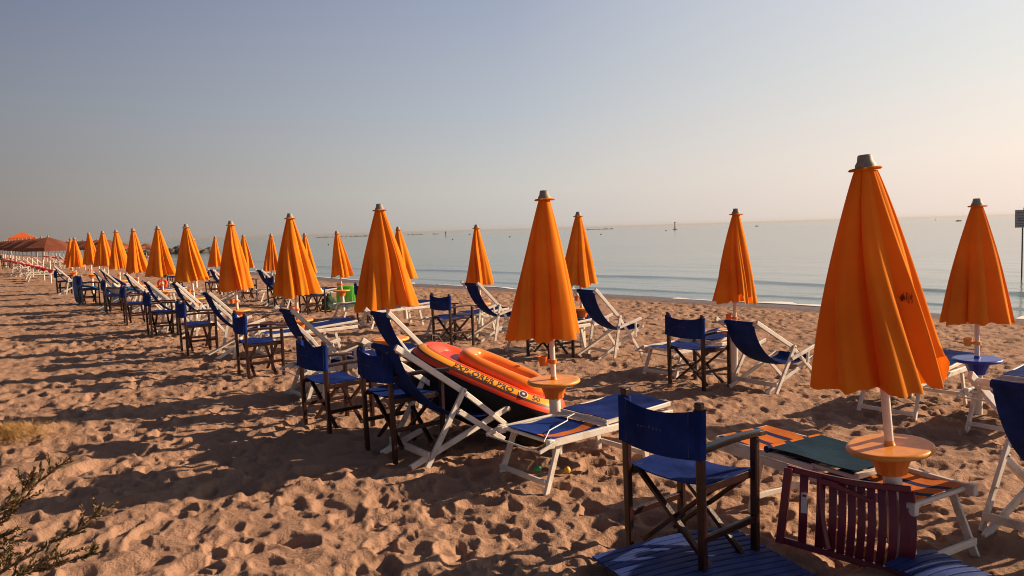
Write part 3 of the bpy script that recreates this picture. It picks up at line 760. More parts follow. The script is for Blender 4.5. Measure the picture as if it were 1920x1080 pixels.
# ------------------------------------------------------------------ loungers
def make_lounger(name, foot_m, back_m, length=1.42, raise_=0.05, cat='sun lounger', group='low white framed sun loungers'):
    root = empty(name); tag(root, cat=cat, group=group)
    hw, z = 0.275, 0.30
    piv = length * 0.45
    mb = MB()
    for s in (-1, 1): mb.bar((0.02, s * hw, z), (length, s * hw, z + 0.01), 0.026, 0.048)
    mb.tube([(0.05, -hw, z), (0.05, hw, z)], 0.014, 10); mb.tube([(length - 0.02, -hw, z + 0.01), (length - 0.02, hw, z + 0.01)], 0.014, 10)
    mb.tube([(piv, -hw, z + 0.028), (piv, hw, z + 0.028)], 0.012, 10)
    fr = mb.build('frame', M_white, root, 40, bevel=0.004)
    for s in (-1, 1):
        mb = MB(); mb.box((0.02, s * hw, z), 0.05, 0.042, 0.062); mb.tube([(0.03, s * (hw + 0.012), z), (0.03, s * (hw + 0.024), z)], 0.009, 10, mi=1); mb.build('corner_cap', [M_white, M_metal], fr, 40, bevel=0.01)
    for x0, x1, zb in ((0.12, -0.02, 0.0), (length * 0.74, length * 0.79, 0.0)):
        mb = MB(); h2 = hw - 0.03
        for s in (-1, 1): mb.bar((x0, s * h2, z - 0.01), (x1, s * (h2 + 0.015), -0.06), 0.024, 0.042)
        mb.bar((x1 + 0.003, -h2 - 0.01, 0.035), (x1 + 0.003, h2 + 0.01, 0.035), 0.022, 0.036)
        mb.build('leg_frame', M_white, root, 40, bevel=0.004)
    w = 0.245
    def foot(u, v):
        y = -w + 2 * w * v
        return (0.05 + (piv - 0.09) * u, y, z + 0.022 - 0.030 * math.sin(math.pi * u) * (1 - 0.5 * (2 * v - 1) ** 2) + 0.003 * math.sin(13 * u + 5 * v))
    mb = MB(); mb.sheet(foot, 14, 10, thick=0.005); mb.build('foot_panel', foot_m, root, 50)
    rail = MB()
    ang = math.atan2(raise_, length - piv)
    for s in (-1, 1): rail.bar((piv + 0.02, s * (hw - 0.028), z + 0.045), (length, s * (hw - 0.028), z + 0.045 + raise_), 0.02, 0.032)
    rail.bar((length, -hw + 0.02, z + 0.045 + raise_), (length, hw - 0.02, z + 0.045 + raise_), 0.024, 0.034)
    rail.bar((piv + 0.02, -hw + 0.02, z + 0.045), (piv + 0.02, hw - 0.02, z + 0.045), 0.024, 0.034)
    rail.build('head_frame', M_white, root, 40, bevel=0.004)
    def back(u, v):
        y = -w + 2 * w * v
        return (piv + 0.03 + (length - piv - 0.04) * u, y, z + 0.066 + raise_ * u - 0.022 * math.sin(math.pi * u) * (1 - 0.5 * (2 * v - 1) ** 2) + 0.003 * math.sin(11 * u + 6 * v))
    mb = MB(); mb.sheet(back, 14, 10, thick=0.005); mb.build('back_panel', back_m, root, 50)
    # folded sunshade bracket at the foot end
    mb = MB()
    for s in (-1, 1): mb.bar((0.04, s * (hw + 0.03), z + 0.01), (-0.10, s * (hw + 0.03), z - 0.03), 0.014, 0.026)
    mb.tube([(-0.095, -hw - 0.03, z - 0.03), (-0.095, hw + 0.03, z - 0.03)], 0.007, 8)
    mb.build('shade_bracket', M_white, root, 40, bevel=0.004)
    return root
LNG = make_lounger('sun_lounger', M_bluestripe, M_blue)
LN1 = make_lounger('sun_lounger', M_bluestripe, M_blue, length=1.24, raise_=0.03)
# pale string tied across the near lounger
crd = MB()
crd.tube([(-0.03, -0.27, 0.325), (0.16, -0.10, 0.335), (0.40, -0.02, 0.350), (0.46, 0.05, 0.350), (0.54, 0.06, 0.362)], 0.0035, 6)
crd.tube([(0.54, 0.06, 0.362), (0.47, 0.09, 0.350), (0.40, 0.16, 0.348), (0.15, 0.20, 0.334), (-0.03, 0.26, 0.325)], 0.0035, 6)
crd.build('string', M_cord, LN1, 60)
place(LN1, W(0.084, 5.29), rz=R(37), label='blue orange-striped lounger with a loose white string, left of the nearest director chair')
LST = make_lounger('sun_lounger', M_stripe, M_stripe, length=1.42, raise_=0.0)
part(LST, 'back_panel').data = None if False else part(LST, 'back_panel').data
mb = MB()
for s in (-1, 1): mb.bar((0.36, s * 0.235, 0.360), (0.98, s * 0.235, 0.352), 0.020, 0.022)
mb.bar((0.36, -0.255, 0.374), (0.36, 0.255, 0.374), 0.03, 0.030)
bpy.data.objects.remove(part(LST, 'shade_bracket'))
hf = mb.build('flap_frame', M_white, LST, 40, bevel=0.004)
mb = MB(); mb.tube([(0.99, -0.26, 0.376), (0.99, 0.26, 0.376)], 0.022, 12); mb.build('rolled_edge', M_stripe, LST, 60)
mb = MB(); mb.sheet(lambda u, v: (0.37 + 0.60 * u, -0.25 + 0.5 * v, 0.398 - 0.01 * u - 0.012 * math.sin(math.pi * u) * math.sin(math.pi * v) + 0.004 * math.sin(7 * u + 3 * v)), 12, 10, thick=0.006)
mb.build('flap_panel', M_teal, LST, 50)
pr_, pl_ = G(1775, 934, 0.31), G(1393, 822, 0.31); pr_.z = pl_.z = 0
place(LST, pr_, rz=math.atan2(pl_.y - pr_.y, pl_.x - pr_.x), scale=(max(0.9, (pl_ - pr_).length / 1.42), 0.93, 1), label='orange and navy striped lounger with a dark folded flap beside the largest umbrella')
LGS = [
    (1.77, 9.2, 36, 'lounger behind the single director chair by the seaward umbrella'),
    (0.07, 11.3, 36, 'lounger with white legs showing left of the boat umbrella canopy edge'),
    (-1.35, 13.2, 35, 'lounger left of the director chair that faces the sea, white foot legs apart'),
    (-2.85, 15.0, 35, 'long lounger running right from behind the umbrella left of the boat'),
    (-3.75, 16.6, 35, 'lounger in front of the green float and dark green bag'),
    (3.41, 7.0, 39, 'lounger with a blue panel under the hem of the largest umbrella'),
    (3.98, 6.25, 37, 'lounger beside the blue tray table, half hidden by the right edge deck chair'),
    (-2.3, 8.3, 35, 'lounger behind the second director chair left of the boat'),
    (-3.7, 11.4, 35, 'lounger behind the side-on director chair'),
    (-10.6, 21.4, 35, 'lounger under the far umbrella by the towels'),
    (-6.0, 20.2, 35, 'far lounger nearest the waterline left of the dark green bag'),
    (-7.4, 22.4, 35, 'far lounger beside the deck chair near the waterline'),
]
for x, d, hd, lab in LGS:
    p = W(x, d)
    place(LNG, p, rz=R(hd), label=lab)

# ------------------------------------------------------------------ inflatable boat
def make_boat():
    root = empty('inflatable_boat'); tag(root, 'red and black inflatable boat with yellow lettered band, leaning over the deck chair', 'inflatable boat')
    LX, LY, r = 0.58, 0.29, 0.145         # centre line of the outer tube
    def path(a, lx=LX, ly=LY):
        c, s = math.cos(a), math.sin(a); e = 0.62
        return Vector((lx * math.copysign(abs(c) ** e, c), ly * math.copysign(abs(s) ** e, s), 0))
    def frame(a, lx=LX, ly=LY):
        p = path(a, lx, ly); d = (path(a + 0.01, lx, ly) - path(a - 0.01, lx, ly)).normalized()
        return p, Vector((d.y, -d.x, 0)).normalized()
    def surf(a, ph, off=0.0):
        p, out = frame(a)
        sz = math.sin(ph)
        if sz < 0: return p + (out * (0.55 + 0.45 * math.cos(ph)) if math.cos(ph) > 0 else out * 0.55 * (1 + math.cos(ph))) * (r + off) + Vector((0, 0, 1)) * sz * 1.9 * (r + off)
        return p + (out * math.cos(ph) + Vector((0, 0, 1)) * sz * 1.05) * (r + off)
    # bands round the tube: angle ranges measured from the outermost line up
    na = 120
    def ring(lo, hi, n, off=0.0):
        mb = MB(); vs, fs = [], []
        for i in range(na):
            for j in range(n + 1): vs.append(surf(2 * math.pi * i / na, R(lo + (hi - lo) * j / n), off))
        for i in range(na):
            for j in range(n): fs.append((i * (n + 1) + j, ((i + 1) % na) * (n + 1) + j, ((i + 1) % na) * (n + 1) + j + 1, i * (n + 1) + j + 1))
        mb.add(vs, fs); return mb
    ring(-190, 25, 28).build('lower_hull', M_bblk, root, 60)
    up_ = ring(25, 170, 26); up_.build('upper_hull', M_bred, root, 60)
    # yellow band and its dark lines along both long sides
    bd = []
    def band(a0, a1, p0, p1, off, name, m, parent=root):
        mb = MB(); mb.sheet(lambda u, v: surf(a0 + (a1 - a0) * u, R(p0 + (p1 - p0) * v), off), 60, 4, thick=0.0012); return mb.build(name, m, parent, 60)
    A0, A1 = R(270 - 79), R(270 + 79)       # near long side: y < 0
    yb = band(A0, A1, 50, 76, 0.0012, 'yellow_band', M_byel)
    band(A0, A1, 43, 48.5, 0.0012, 'dark_line', M_ink, yb); band(A0 + 0.12, A1 - 0.1, 78, 80, 0.0012, 'dark_line', M_ink, yb)
    # lettering wrapped onto the tube
    tab = [(a, surf(a, R(63))) for a in np.linspace(A0, A1, 400)]
    arc = [0.0]
    for i in range(1, 400): arc.append(arc[-1] + (tab[i][1] - tab[i - 1][1]).length)
    tot = arc[-1]
    def text(body, size, s0, ph0, name, xs=1.0):
        cu = bpy.data.curves.new('lettering', 'FONT'); cu.body = body; cu.size = size; cu.offset = 0.0015; cu.extrude = 0.0
        ob = bpy.data.objects.new('lettering', cu); col.objects.link(ob)
        bpy.context.view_layer.update()
        me = bpy.data.meshes.new_from_object(ob.evaluated_get(bpy.context.evaluated_depsgraph_get()))
        bpy.data.objects.remove(ob)
        for v in me.vertices:
            s = s0 + v.co.x * xs; a = float(np.interp(s, arc, [t[0] for t in tab])); v.co = surf(a, R(ph0) + v.co.y / r, 0.0035)
        me.materials.clear(); me.materials.append(M_ink); me.name = name
        o = bpy.data.objects.new(name, me); col.objects.link(o); o.parent = yb; return o
    text('EXPLORER PRO', 0.076, 0.320 * tot, 51.5, 'lettering', 1.04)
    text('50', 0.066, 0.80 * tot, 54, 'number', 1.1)
    def disc(s, ph, rr, off, n=24, sq=False):
        a = float(np.interp(s, arc, [t[0] for t in tab])); mb = MB()
        c = surf(a, R(ph), off); t = (surf(a + 0.01, R(ph), off) - surf(a - 0.01, R(ph), off)).normalized(); b = (surf(a, R(ph + 2), off) - surf(a, R(ph - 2), off)).normalized(); nn = t.cross(b)
        k = 4 if sq else n
        top = [c + (t * math.cos(2 * math.pi * (i + (0.5 if sq else 0)) / k) + b * math.sin(2 * math.pi * (i + (0.5 if sq else 0)) / k)) * rr for i in range(k)]
        mb.add(top + [q - nn * 0.01 for q in top], [tuple(range(k))] + [(i, k + i, k + (i + 1) % k, (i + 1) % k) for i in range(k)])
        return mb
    e = disc(0.748 * tot, 62, 0.040, 0.006).build('emblem', M_sticker, yb)
    disc(0.748 * tot, 62, 0.032, 0.008).build('emblem_ring', M_ink, e); disc(0.748 * tot, 62, 0.016, 0.010, sq=True).build('emblem_square', M_sticker, e)
    for k in range(3): band(A1 - 0.20 + 0.045 * k, A1 - 0.185 + 0.045 * k, 46, 76, 0.0024, 'dark_stripe', M_ink, yb)
    mb = MB(); mb.lathe([(0.0, 0.03), (0.5, 0.03), (0.85, 0.02), (1.0, 0.0)], 60); mb.v = [(*(path(math.atan2(y, x)).xy * (math.hypot(x, y) * 0.90)), 0.105 + z) for x, y, z in mb.v]
    mb.build('deck', M_bred, root, 60)
    # raised inner ring and the floor inside it
    mb = MB(); mb.tube([path(2 * math.pi * i / 72, 0.34, 0.20) + Vector((0.08, 0.05, 0.165)) for i in range(72)], 0.070, 22, closed=True)
    ir = mb.build('inner_ring', M_bora, root, 60)
    mb = MB(); mb.lathe([(0.0, 0.0), (0.5, 0.0), (0.9, 0.0), (1.0, -0.02)], 48); v = mb.v; mb.v = [(0.08 + x * 0.33, 0.04 + y * 0.20, 0.165 + z) for x, y, z in v]
    mb.build('floor', M_bora, root, 60)
    mb = MB(); mb.lathe([(0.017, 0.0), (0.017, 0.014), (0.012, 0.018), (0.0, 0.018)], 16, c=(0.20, 0.08, 0.163)); mb.build('valve', M_ink, root, 40)
    mb = MB(); mb.lathe([(0.012, 0.0), (0.012, 0.014), (0.0, 0.016)], 16, c=(0.20, 0.235, 0.262)); mb.build('valve', M_ink, root, 40)
    # grab rope loop at the raised end
    mb = MB(); mb.tube([Vector((-0.60, 0.0, 0.17)), Vector((-0.63, 0.03, 0.21)), Vector((-0.60, 0.12, 0.205)), Vector((-0.56, 0.16, 0.17))], 0.008, 8); mb.build('grab_rope', M_dark, root, 60)
    return root
boat = make_boat()
cA, cB = at(797, 672, 6.75), at(1032, 775, 6.5)       # the two ends of its keel line
ex = (cB - cA).normalized(); yy = Vector((0, 0, 1)).cross(ex).normalized(); zz = ex.cross(yy)
tilt = R(-3)
y2 = yy * math.cos(tilt) + zz * math.sin(tilt); z2 = ex.cross(y2)
boat.rotation_mode = 'QUATERNION'; boat.rotation_quaternion = Matrix((ex, y2, z2)).transposed().to_quaternion()
boat.location = (cA + cB) / 2

# ------------------------------------------------------------------ crimson folded plastic chair
root = empty('folding_chair'); tag(root, 'folded crimson plastic slatted chair lying on its side against the largest umbrella pole', 'folding chair')
def sag(x): return 0.045 * (x / 0.66) ** 2
mb = MB()                                              # side frame: legs and rails, one moulded piece
mb.bar((0.0, 0, 0.0), (0.035, 0.0, 0.44), 0.030, 0.045, (1, 0, 0))
mb.sheet(lambda u, v: (0.02 + 0.64 * u, 0.012 + 0.03 * v - 0.02 * u, 0.435 - 0.020 * u - 0.02 * math.sin(math.pi * u)), 16, 2, thick=0.036)
mb.sheet(lambda u, v: (0.0 + 0.66 * u, 0.012 + 0.03 * v - 0.02 * u, 0.015 - 0.065 * u), 16, 2, thick=0.036)
mb.build('side_frame', M_crimson, root, 40, bevel=0.004)
xs = [0.115, 0.205, 0.268, 0.316, 0.364, 0.412, 0.462, 0.514, 0.566, 0.618, 0.655]
for k, x in enumerate(xs):
    mb = MB(); wdt = 0.046 if k < 2 else 0.041
    zt = 0.42 - 0.020 * x / 0.66; zb = 0.02 - 0.065 * x / 0.66
    mb.sheet(lambda u, v: (x + wdt * (v - 0.5) + 0.022 * math.sin(math.pi * u) * (0.2 + x), 0.03 - 0.03 * math.sin(math.pi * u), zb + (zt - zb) * u), 10, 2, thick=0.012)
    sl = mb.build('slat', M_crimson, root, 50, bevel=0.003)
    if k == 0:
        mb = MB(); mb.box((x + 0.012, -0.0105, 0.255), 0.032, 0.003, 0.115); st = mb.build('sticker', M_sticker, sl)
        mb = MB(); mb.box((x + 0.012, -0.0130, 0.296), 0.020, 0.002, 0.012); mb.build('printed_mark', M_bag, st)
mb = MB()                                              # second leg frame folded in front
mb.sheet(lambda u, v: (0.20 + 0.28 * u, -0.035 + 0.02 * v, 0.395 - 0.075 * u ** 1.4), 10, 2, thick=0.03)
mb.sheet(lambda u, v: (0.20 + 0.05 * (1 - u) ** 2 + 0.02 * v, -0.032 + 0.024 * v, 0.02 + 0.38 * u), 10, 2, thick=0.026)
mb.build('folded_leg', M_crimson, root, 40, bevel=0.004)
pA, pB = at(1462, 1018, 4.02), at(1696, 1062, 3.70)
dv = (pB - pA); 
ex = Vector((dv.x, dv.y, dv.z)).normalized(); yy = Vector((0, 0, 1)).cross(ex).normalized(); zz = ex.cross(yy)
tl = R(-9); y2 = yy * math.cos(tl) + zz * math.sin(tl); z2 = ex.cross(y2)
root.rotation_mode = 'QUATERNION'; root.rotation_quaternion = Matrix((ex, y2, z2)).transposed().to_quaternion()
root.location = pA; root.scale = (0.94, 1, 0.92)

# ------------------------------------------------------------------ blue slatted mats
def make_mat(c0, wdir, ldir, w, l, z0, label):
    mb = MB(); pitch = 0.052; n = int(l / pitch); rnd = random.Random(int(l * 100))
    for k in range(n):
        def fn(u, v):
            q = c0 + wdir * (w * u) + ldir * (k * pitch + 0.042 * v)
            return (q.x, q.y, z0 + 0.018 * math.sin(3.1 * u + 0.5 * k * pitch * 4) + 0.012 * math.sin(1.7 + k * 0.11))
        mb.sheet(fn, 16, 1, thick=0.014)
    o = mb.build('slatted_mat', M_mat, None, bevel=0.002); tag(o, label, 'beach mat', 'blue slatted walkway mats'); return o
zm = 0.02
A_, B_ = G(1110, 1049, zm), G(1366, 990, zm)
wd = Vector((B_.x - A_.x, B_.y - A_.y, 0)); wl = wd.length; wd.normalize(); ld = Vector((wd.y, -wd.x, 0))
make_mat(Vector((A_.x, A_.y, 0)), wd, ld, wl, 2.6, zm, 'blue slatted mat under the nearest director chair')
C_ = G(1752, 1040, zm)
make_mat(Vector((C_.x, C_.y, 0)) - wd * 0.36, wd, ld, 0.36, 2.0, zm + 0.01, 'narrow piece of blue slatted mat right of the largest umbrella pole')

# ------------------------------------------------------------------ small colourful things among the chairs
def board(name, m, w, h, t, label, cat, loc, rz, lean=0.0, ribs=0, rib_m=None):
    mb = MB(); n = 26
    ring = []
    for i in range(n):
        a = 2 * math.pi * i / n; c, s = math.cos(a), math.sin(a); e = 0.45
        ring.append((w / 2 * math.copysign(abs(c) ** e, c), h / 2 + h / 2 * math.copysign(abs(s) ** e, s)))
    prof = [(-t / 2, 0.86), (-t / 2 * 0.6, 0.97), (0, 1.0), (t / 2 * 0.6, 0.97), (t / 2, 0.86)]
    vs, fs = [], []
    for y, k in prof:
        for x, z in ring: vs.append((x * k, y, h / 2 + (z - h / 2) * k))
    for i in range(len(prof) - 1):
        for j in range(n): fs.append((i * n + j, i * n + (j + 1) % n, (i + 1) * n + (j + 1) % n, (i + 1) * n + j))
    fs.append(tuple(range(n - 1, -1, -1))); fs.append(tuple((len(prof) - 1) * n + j for j in range(n)))
    mb.add(vs, fs)
    o = mb.build(name, m, None, 40); tag(o, label, cat)
    for k in range(ribs):
        q = MB(); q.bar((-w * 0.3 + 0.6 * w * k / max(1, ribs - 1), -t / 2 - 0.004, h * 0.2), (-w * 0.3 + 0.6 * w * k / max(1, ribs - 1), -t / 2 - 0.004, h * 0.8), 0.02, 0.01, (0, 1, 0)); q.build('rib', rib_m or m, o, bevel=0.003)
    o.location = loc; o.rotation_euler = (lean, 0, rz); return o
g = W(-4.25, 19.7); board('pool_float', M_greenf, 0.50, 0.58, 0.09, 'bright green inflatable float leaning behind the umbrella pole', 'pool float', g, R(8), R(-8), 4, simple('pale_green_vinyl', (0.35, 0.62, 0.2), 0.3))
g = W(-12.55, 22.3); board('pool_float', M_bluef, 0.24, 0.80, 0.13, 'tall blue inflatable float standing on end beside a director chair', 'pool float', g, R(-12), R(4))
g = W(-11.15, 21.6); board('pool_float', M_bluef, 0.5, 0.5, 0.12, 'low blue inflatable float tucked behind the draped director chair', 'pool float', g, R(20), R(-20))
def towel(loc, rz, w, l, m, label, sag_=0.25, h=0.7):
    mb = MB()
    def fn(u, v):
        x = l * (u - 0.5); return (x, w * (v - 0.5) * (1 + 0.1 * math.sin(5 * u)), h - sag_ * (u ** 1.3) * 2 + 0.03 * math.sin(9 * v + 4 * u) * (1 - 0.4 * u))
    mb.sheet(fn, 14, 12, thick=0.018); o = mb.build('towel', m, None, 60); tag(o, label, 'towel'); o.location = loc; o.rotation_euler = (0, 0, rz); return o
p = W(-11.35, 22.35); towel(p, R(35), 0.5, 0.75, M_tow_w, 'white and blue towel spread on a far deck chair', 0.26, 0.80)
p = W(-10.6, 22.3); towel(p, R(15), 0.75, 0.5, M_tow_o, 'orange towel on the far lounger', 0.06, 0.55)
p = W(-9.6, 20.1); towel(p, R(30), 0.55, 0.8, M_tow_b, 'blue towel hanging beside the far orange tray table', 0.16, 0.55)
p = W(-12.0, 21.93); towel(p, R(40), 0.45, 0.4, M_tow_b, 'blue towel draped over the seat next to the standing float', 0.05, 0.53)
mb = MB(); mb.tube([Vector((0.10 * math.cos(a), 0.02 * math.sin(2 * a), 0.10 * math.sin(a))) for a in np.linspace(0, 2 * math.pi, 32, endpoint=False)], 0.036, 12, closed=True)
o = mb.build('swim_ring', M_bred, None, 60); tag(o, 'red orange swim ring propped up by the far towels', 'swim ring'); p = W(-9.2, 20.3); o.location = p + Vector((0, 0, 0.62)); o.rotation_euler = (R(-12), 0, R(10))
def lump(name, m, sx, sy, sz, label, cat, loc, seed, rough=0.18):
    import bmesh
    bm = bmesh.new(); bmesh.ops.create_icosphere(bm, subdivisions=3, radius=1)
    for v in bm.verts:
        n = v.co.copy(); k = 1 + rough * math.sin(3.1 * n.x + seed) * math.cos(4.3 * n.y + seed * 2) + rough * 0.6 * math.sin(7 * n.z + 5 * n.x + seed)
        v.co = Vector((n.x * sx * k, n.y * sy * k, max(-0.35, n.z) * sz * k))
    me = bpy.data.meshes.new(name); bm.to_mesh(me); bm.free(); me.materials.append(m)
    for q in me.polygons: q.use_smooth = True
    o = bpy.data.objects.new(name, me); col.objects.link(o); tag(o, label, cat); o.location = loc; return o
p = W(-4.50, 18.9); bag = lump('beach_bag', M_bag, 0.17, 0.14, 0.27, 'dark green beach bag left of the green float', 'bag', p + Vector((0, 0, 0.12)), 2.0)
mb = MB(); mb.tube([Vector((-0.08, 0, 0.20)), Vector((-0.06, 0, 0.33)), Vector((0.04, 0, 0.34)), Vector((0.07, 0, 0.20))], 0.012, 8); mb.build('handle', M_bag, bag, 60)
p = W(-4.68, 18.32); clo = lump('clothes_pile', M_tow_w, 0.18, 0.15, 0.12, 'heap of white and dark clothes on the director chair near the green bag', 'clothes', p + Vector((0, 0, 0.50)), 5.0, 0.3)
p = W(-9.85, 19.2); lump('cloth_bag', simple('cream_cloth', (0.6, 0.55, 0.48), 0.85, 0.2), 0.16, 0.14, 0.16, 'crumpled cream bag on a far director chair', 'bag', p + Vector((0, 0, 0.52)), 3.0, 0.28)
# toys in the sand under the near lounger
mb = MB(); mb.lathe([(0.0, -0.03), (0.018, -0.020), (0.026, 0.0), (0.018, 0.020), (0.0, 0.026)], 18); o = mb.build('toy_ball', M_yellow, None, 60); tag(o, 'small yellow plastic ball in the sand by the near lounger leg', 'ball'); p = at(1063, 857, 5.45); o.location = (p.x, p.y, 0.0)
mb = MB(); mb.lathe([(0.0, 0.042), (0.014, 0.042), (0.019, 0.036), (0.022, 0.0), (0.0, 0.0)], 18); o = mb.build('toy_cup', M_greenp, None, 40); tag(o, 'small green plastic cup lying in the shade under the near lounger', 'toy cup'); p = at(1004, 876, 5.4); o.location = (p.x, p.y, 0.03); o.rotation_euler = (R(80), 0, R(60))

# ------------------------------------------------------------------ next beach along the shore, far left
def make_parasol(m):
    root = empty('open_parasol'); tag(root, cat='parasol', group='open red parasols of the next beach')
    mb = MB(); mb.tube([(0, 0, -0.3), (0, 0, 2.0)], 0.028, 10); mb.build('pole', M_pole, root, 40)
    mb = MB(); n = 8; vs = []
    for k, (r, z) in enumerate(((0.0, 2.08), (0.5, 1.90), (1.12, 1.60), (1.13, 1.44))):
        for j in range(n): t = 2 * math.pi * (j + 0.5) / n; vs.append((r * math.cos(t), r * math.sin(t), z))
    fs = [(k * n + j, k * n + (j + 1) % n, (k + 1) * n + (j + 1) % n, (k + 1) * n + j) for k in range(3) for j in range(n)]
    mb.add(vs, fs); mb.build('canopy', m, root)
    mb = MB(); mb.lathe([(0.03, 0.62), (0.27, 0.61), (0.28, 0.58), (0.12, 0.56), (0.06, 0.44)], 20); mb.build('table', M_traired, root, 40)
    mb = MB(); mb.lathe([(0.0, 2.16), (0.03, 2.14), (0.04, 2.06), (0.0, 2.05)], 10); mb.build('finial', M_cap, root, 40)
    return root
PAR = make_parasol(M_redcan)
x0, y0 = -21.0, 35.0
for k in range(24):
    d = y0 + 2.45 * k; x = x0 - 0.735 * 2.45 * k
    p = W(x, d); 
    place(PAR, p, rz=0.3 * k, label='open faded red parasol with a white pole, nearest of the next beach' if k == 0 else 'open faded red parasol receding along the front of the next beach', group='open red parasols in the front row of the next beach')
for k in range(14):
    d = 46 + 3.2 * k; x = -24.2 - 0.70 * 3.2 * k
    p = W(x, d)
    place(PAR, p, rz=0.2 + 0.3 * k, label='open faded red parasol in the second row of the next beach', group='open red parasols in the second row of the next beach')
for k in range(7):
    d = 74 + 2.5 * k; x = -(960 - (165 + 22 * k)) / 1440 * d
    p = W(x, d); place(PAR, p, rz=0.4 * k, label='open faded red parasol seen between the closed orange umbrellas, by the shore', group='open red parasols by the far shore')
for k, (px, py) in enumerate([(22, 505), (38, 505), (44, 500), (56, 500), (66, 498), (76, 497), (100, 488), (112, 486), (120, 487)]):
    d = 1.75 * 1440 / (py + 12 - (459 - 0.0293 * px)) ; x = (px - 960) / 1440 * d
    place(DK_RED, W(x, d), rz=R(35), label='red and white striped deck chair among the parasols of the next beach')
root = copy_tree(DIR); root.location = W(-37.5, 57); root.rotation_euler = (0, 0, R(35)); root['label'] = 'green canvas chair at the far left edge of the next beach'; root['group'] = 'green chairs of the next beach'
for nm in ('seat', 'backrest'):
    c = part(root, nm); c.data = c.data.copy(); c.data.materials[0] = M_green
    for ch in children(c): bpy.data.objects.remove(ch)
root.scale = (1.25,) * 3
GL = make_lounger('sun_lounger', M_green, M_green, group='green loungers of the next beach')
place(GL, W(-25.0, 39.5), rz=R(35), label='green topped lounger at the near edge of the next beach')
GL2 = place(GL, W(-23.0, 36.5), rz=R(35), label='lounger with a pale cloth at the very front of the next beach')
# orange shade roof standing higher than the parasols
root = empty('shade_canopy'); tag(root, 'orange pyramid shade roof rising above the red parasols', 'shade canopy')
mb = MB(); mb.add([(-1.25, -1.25, 2.35), (1.25, -1.25, 2.35), (1.25, 1.25, 2.35), (-1.25, 1.25, 2.35), (-1.25, -1.25, 2.62), (1.25, -1.25, 2.62), (1.25, 1.25, 2.62), (-1.25, 1.25, 2.62), (0, 0, 3.25)],
                  [(0, 1, 5, 4), (1, 2, 6, 5), (2, 3, 7, 6), (3, 0, 4, 7), (4, 5, 8), (5, 6, 8), (6, 7, 8), (7, 4, 8)]); mb.build('roof', M_oran2, root)
for sx in (-1.2, 1.2):
    for sy in (-1.2, 1.2): mb = MB(); mb.tube([(sx, sy, -0.2), (sx, sy, 2.4)], 0.04, 8); mb.build('post', M_pole, root, 40)
root.location = W(-54, 85); root.rotation_euler = (0, 0, 0.5)
# turquoise beach tent
root = empty('beach_tent'); tag(root, 'small turquoise beach tent by the water, between two closed umbrellas', 'beach tent')
mb = MB(); mb.sheet(lambda u, v: (-0.9 + 1.8 * u, 0.9 * (v - 0.5) * 2 * (1 - 0.0 * u), 1.15 * (math.sin(math.pi * v) ** 0.7) * (0.35 + 0.65 * math.sin(math.pi * (0.15 + 0.85 * u) / 1.15))), 16, 14, thick=0.01); mb.build('tent_skin', M_turq, root, 60)
mb = MB(); mb.tube([(0.3, 0.9 * math.cos(a), 1.17 * math.sin(a) ** 0.7 if 0 < a < math.pi else 0) for a in np.linspace(0, math.pi, 20)], 0.012, 6); mb.build('tent_pole', M_dark, root, 60)
root.scale = (0.5, 0.5, 0.55); root.location = W(-18.6, 42.0); root.rotation_euler = (0, 0, R(70))

# ------------------------------------------------------------------ breakwater rocks, buoys, sign
ROCKS = []
import bmesh
for s in range(4):
    bm = bmesh.new(); bmesh.ops.create_icosphere(bm, subdivisions=2, radius=1); rnd = random.Random(s)
    for v in bm.verts: v.co *= 1 + rnd.uniform(-0.16, 0.16)
    me = bpy.data.meshes.new('breakwater_rock'); bm.to_mesh(me); bm.free(); me.materials.append(M_rock); ROCKS.append(me)
rnd = random.Random(5)
for k in range(64):
    u = rnd.random(); x = -62 + 15.2 * u; d = 120 + rnd.uniform(-1.6, 1.6) + 2 * u
    o = bpy.data.objects.new('breakwater_rock', ROCKS[k % 4]); col.objects.link(o)
    s = rnd.uniform(0.5, 0.95); p = W(x, d); o.location = (p.x, p.y, SEA + rnd.uniform(-0.1, 0.35)); o.scale = (s * 1.2, s, s * 0.75); o.rotation_euler = (rnd.random(), rnd.random(), 6 * rnd.random())
    tag(o, 'dark boulder piled in the breakwater beyond the umbrellas', 'rock', 'breakwater boulders')
def sea_at(px, py):
    r = fwd + rt * ((px - 960) / F) + up * (-(py - 540) / F); t = (SEA - CAM_H) / r.z
    return Vector((0, 0, CAM_H)) + r * t
for a, b, lab in ((590, 694, 'long low strip of rocks on the horizon left of the tall umbrella'), (764, 792, 'short low rock strip far out at sea'), (812, 822, 'smallest low rock strip far out at sea'), (1090, 1150, 'low rock strip at sea right of the boat umbrella')):
    p0 = sea_at(a, 459 - 0.0293 * a + 4.3); p1 = sea_at(b, 459 - 0.0293 * b + 4.3)
    mb = MB(); n = 40; r2 = random.Random(a)
    tops = [r2.uniform(0.25, 0.9) for _ in range(n + 1)]
    mb.sheet(lambda u, v: tuple(p0.lerp(p1, u) + Vector((0, (v - 0.5) * 6, -0.3 + tops[int(u * n)] * math.sin(math.pi * v) * 1.6))), n, 4)
    tag(mb.build('breakwater', M_rock, None), lab, 'breakwater', 'far breakwaters')
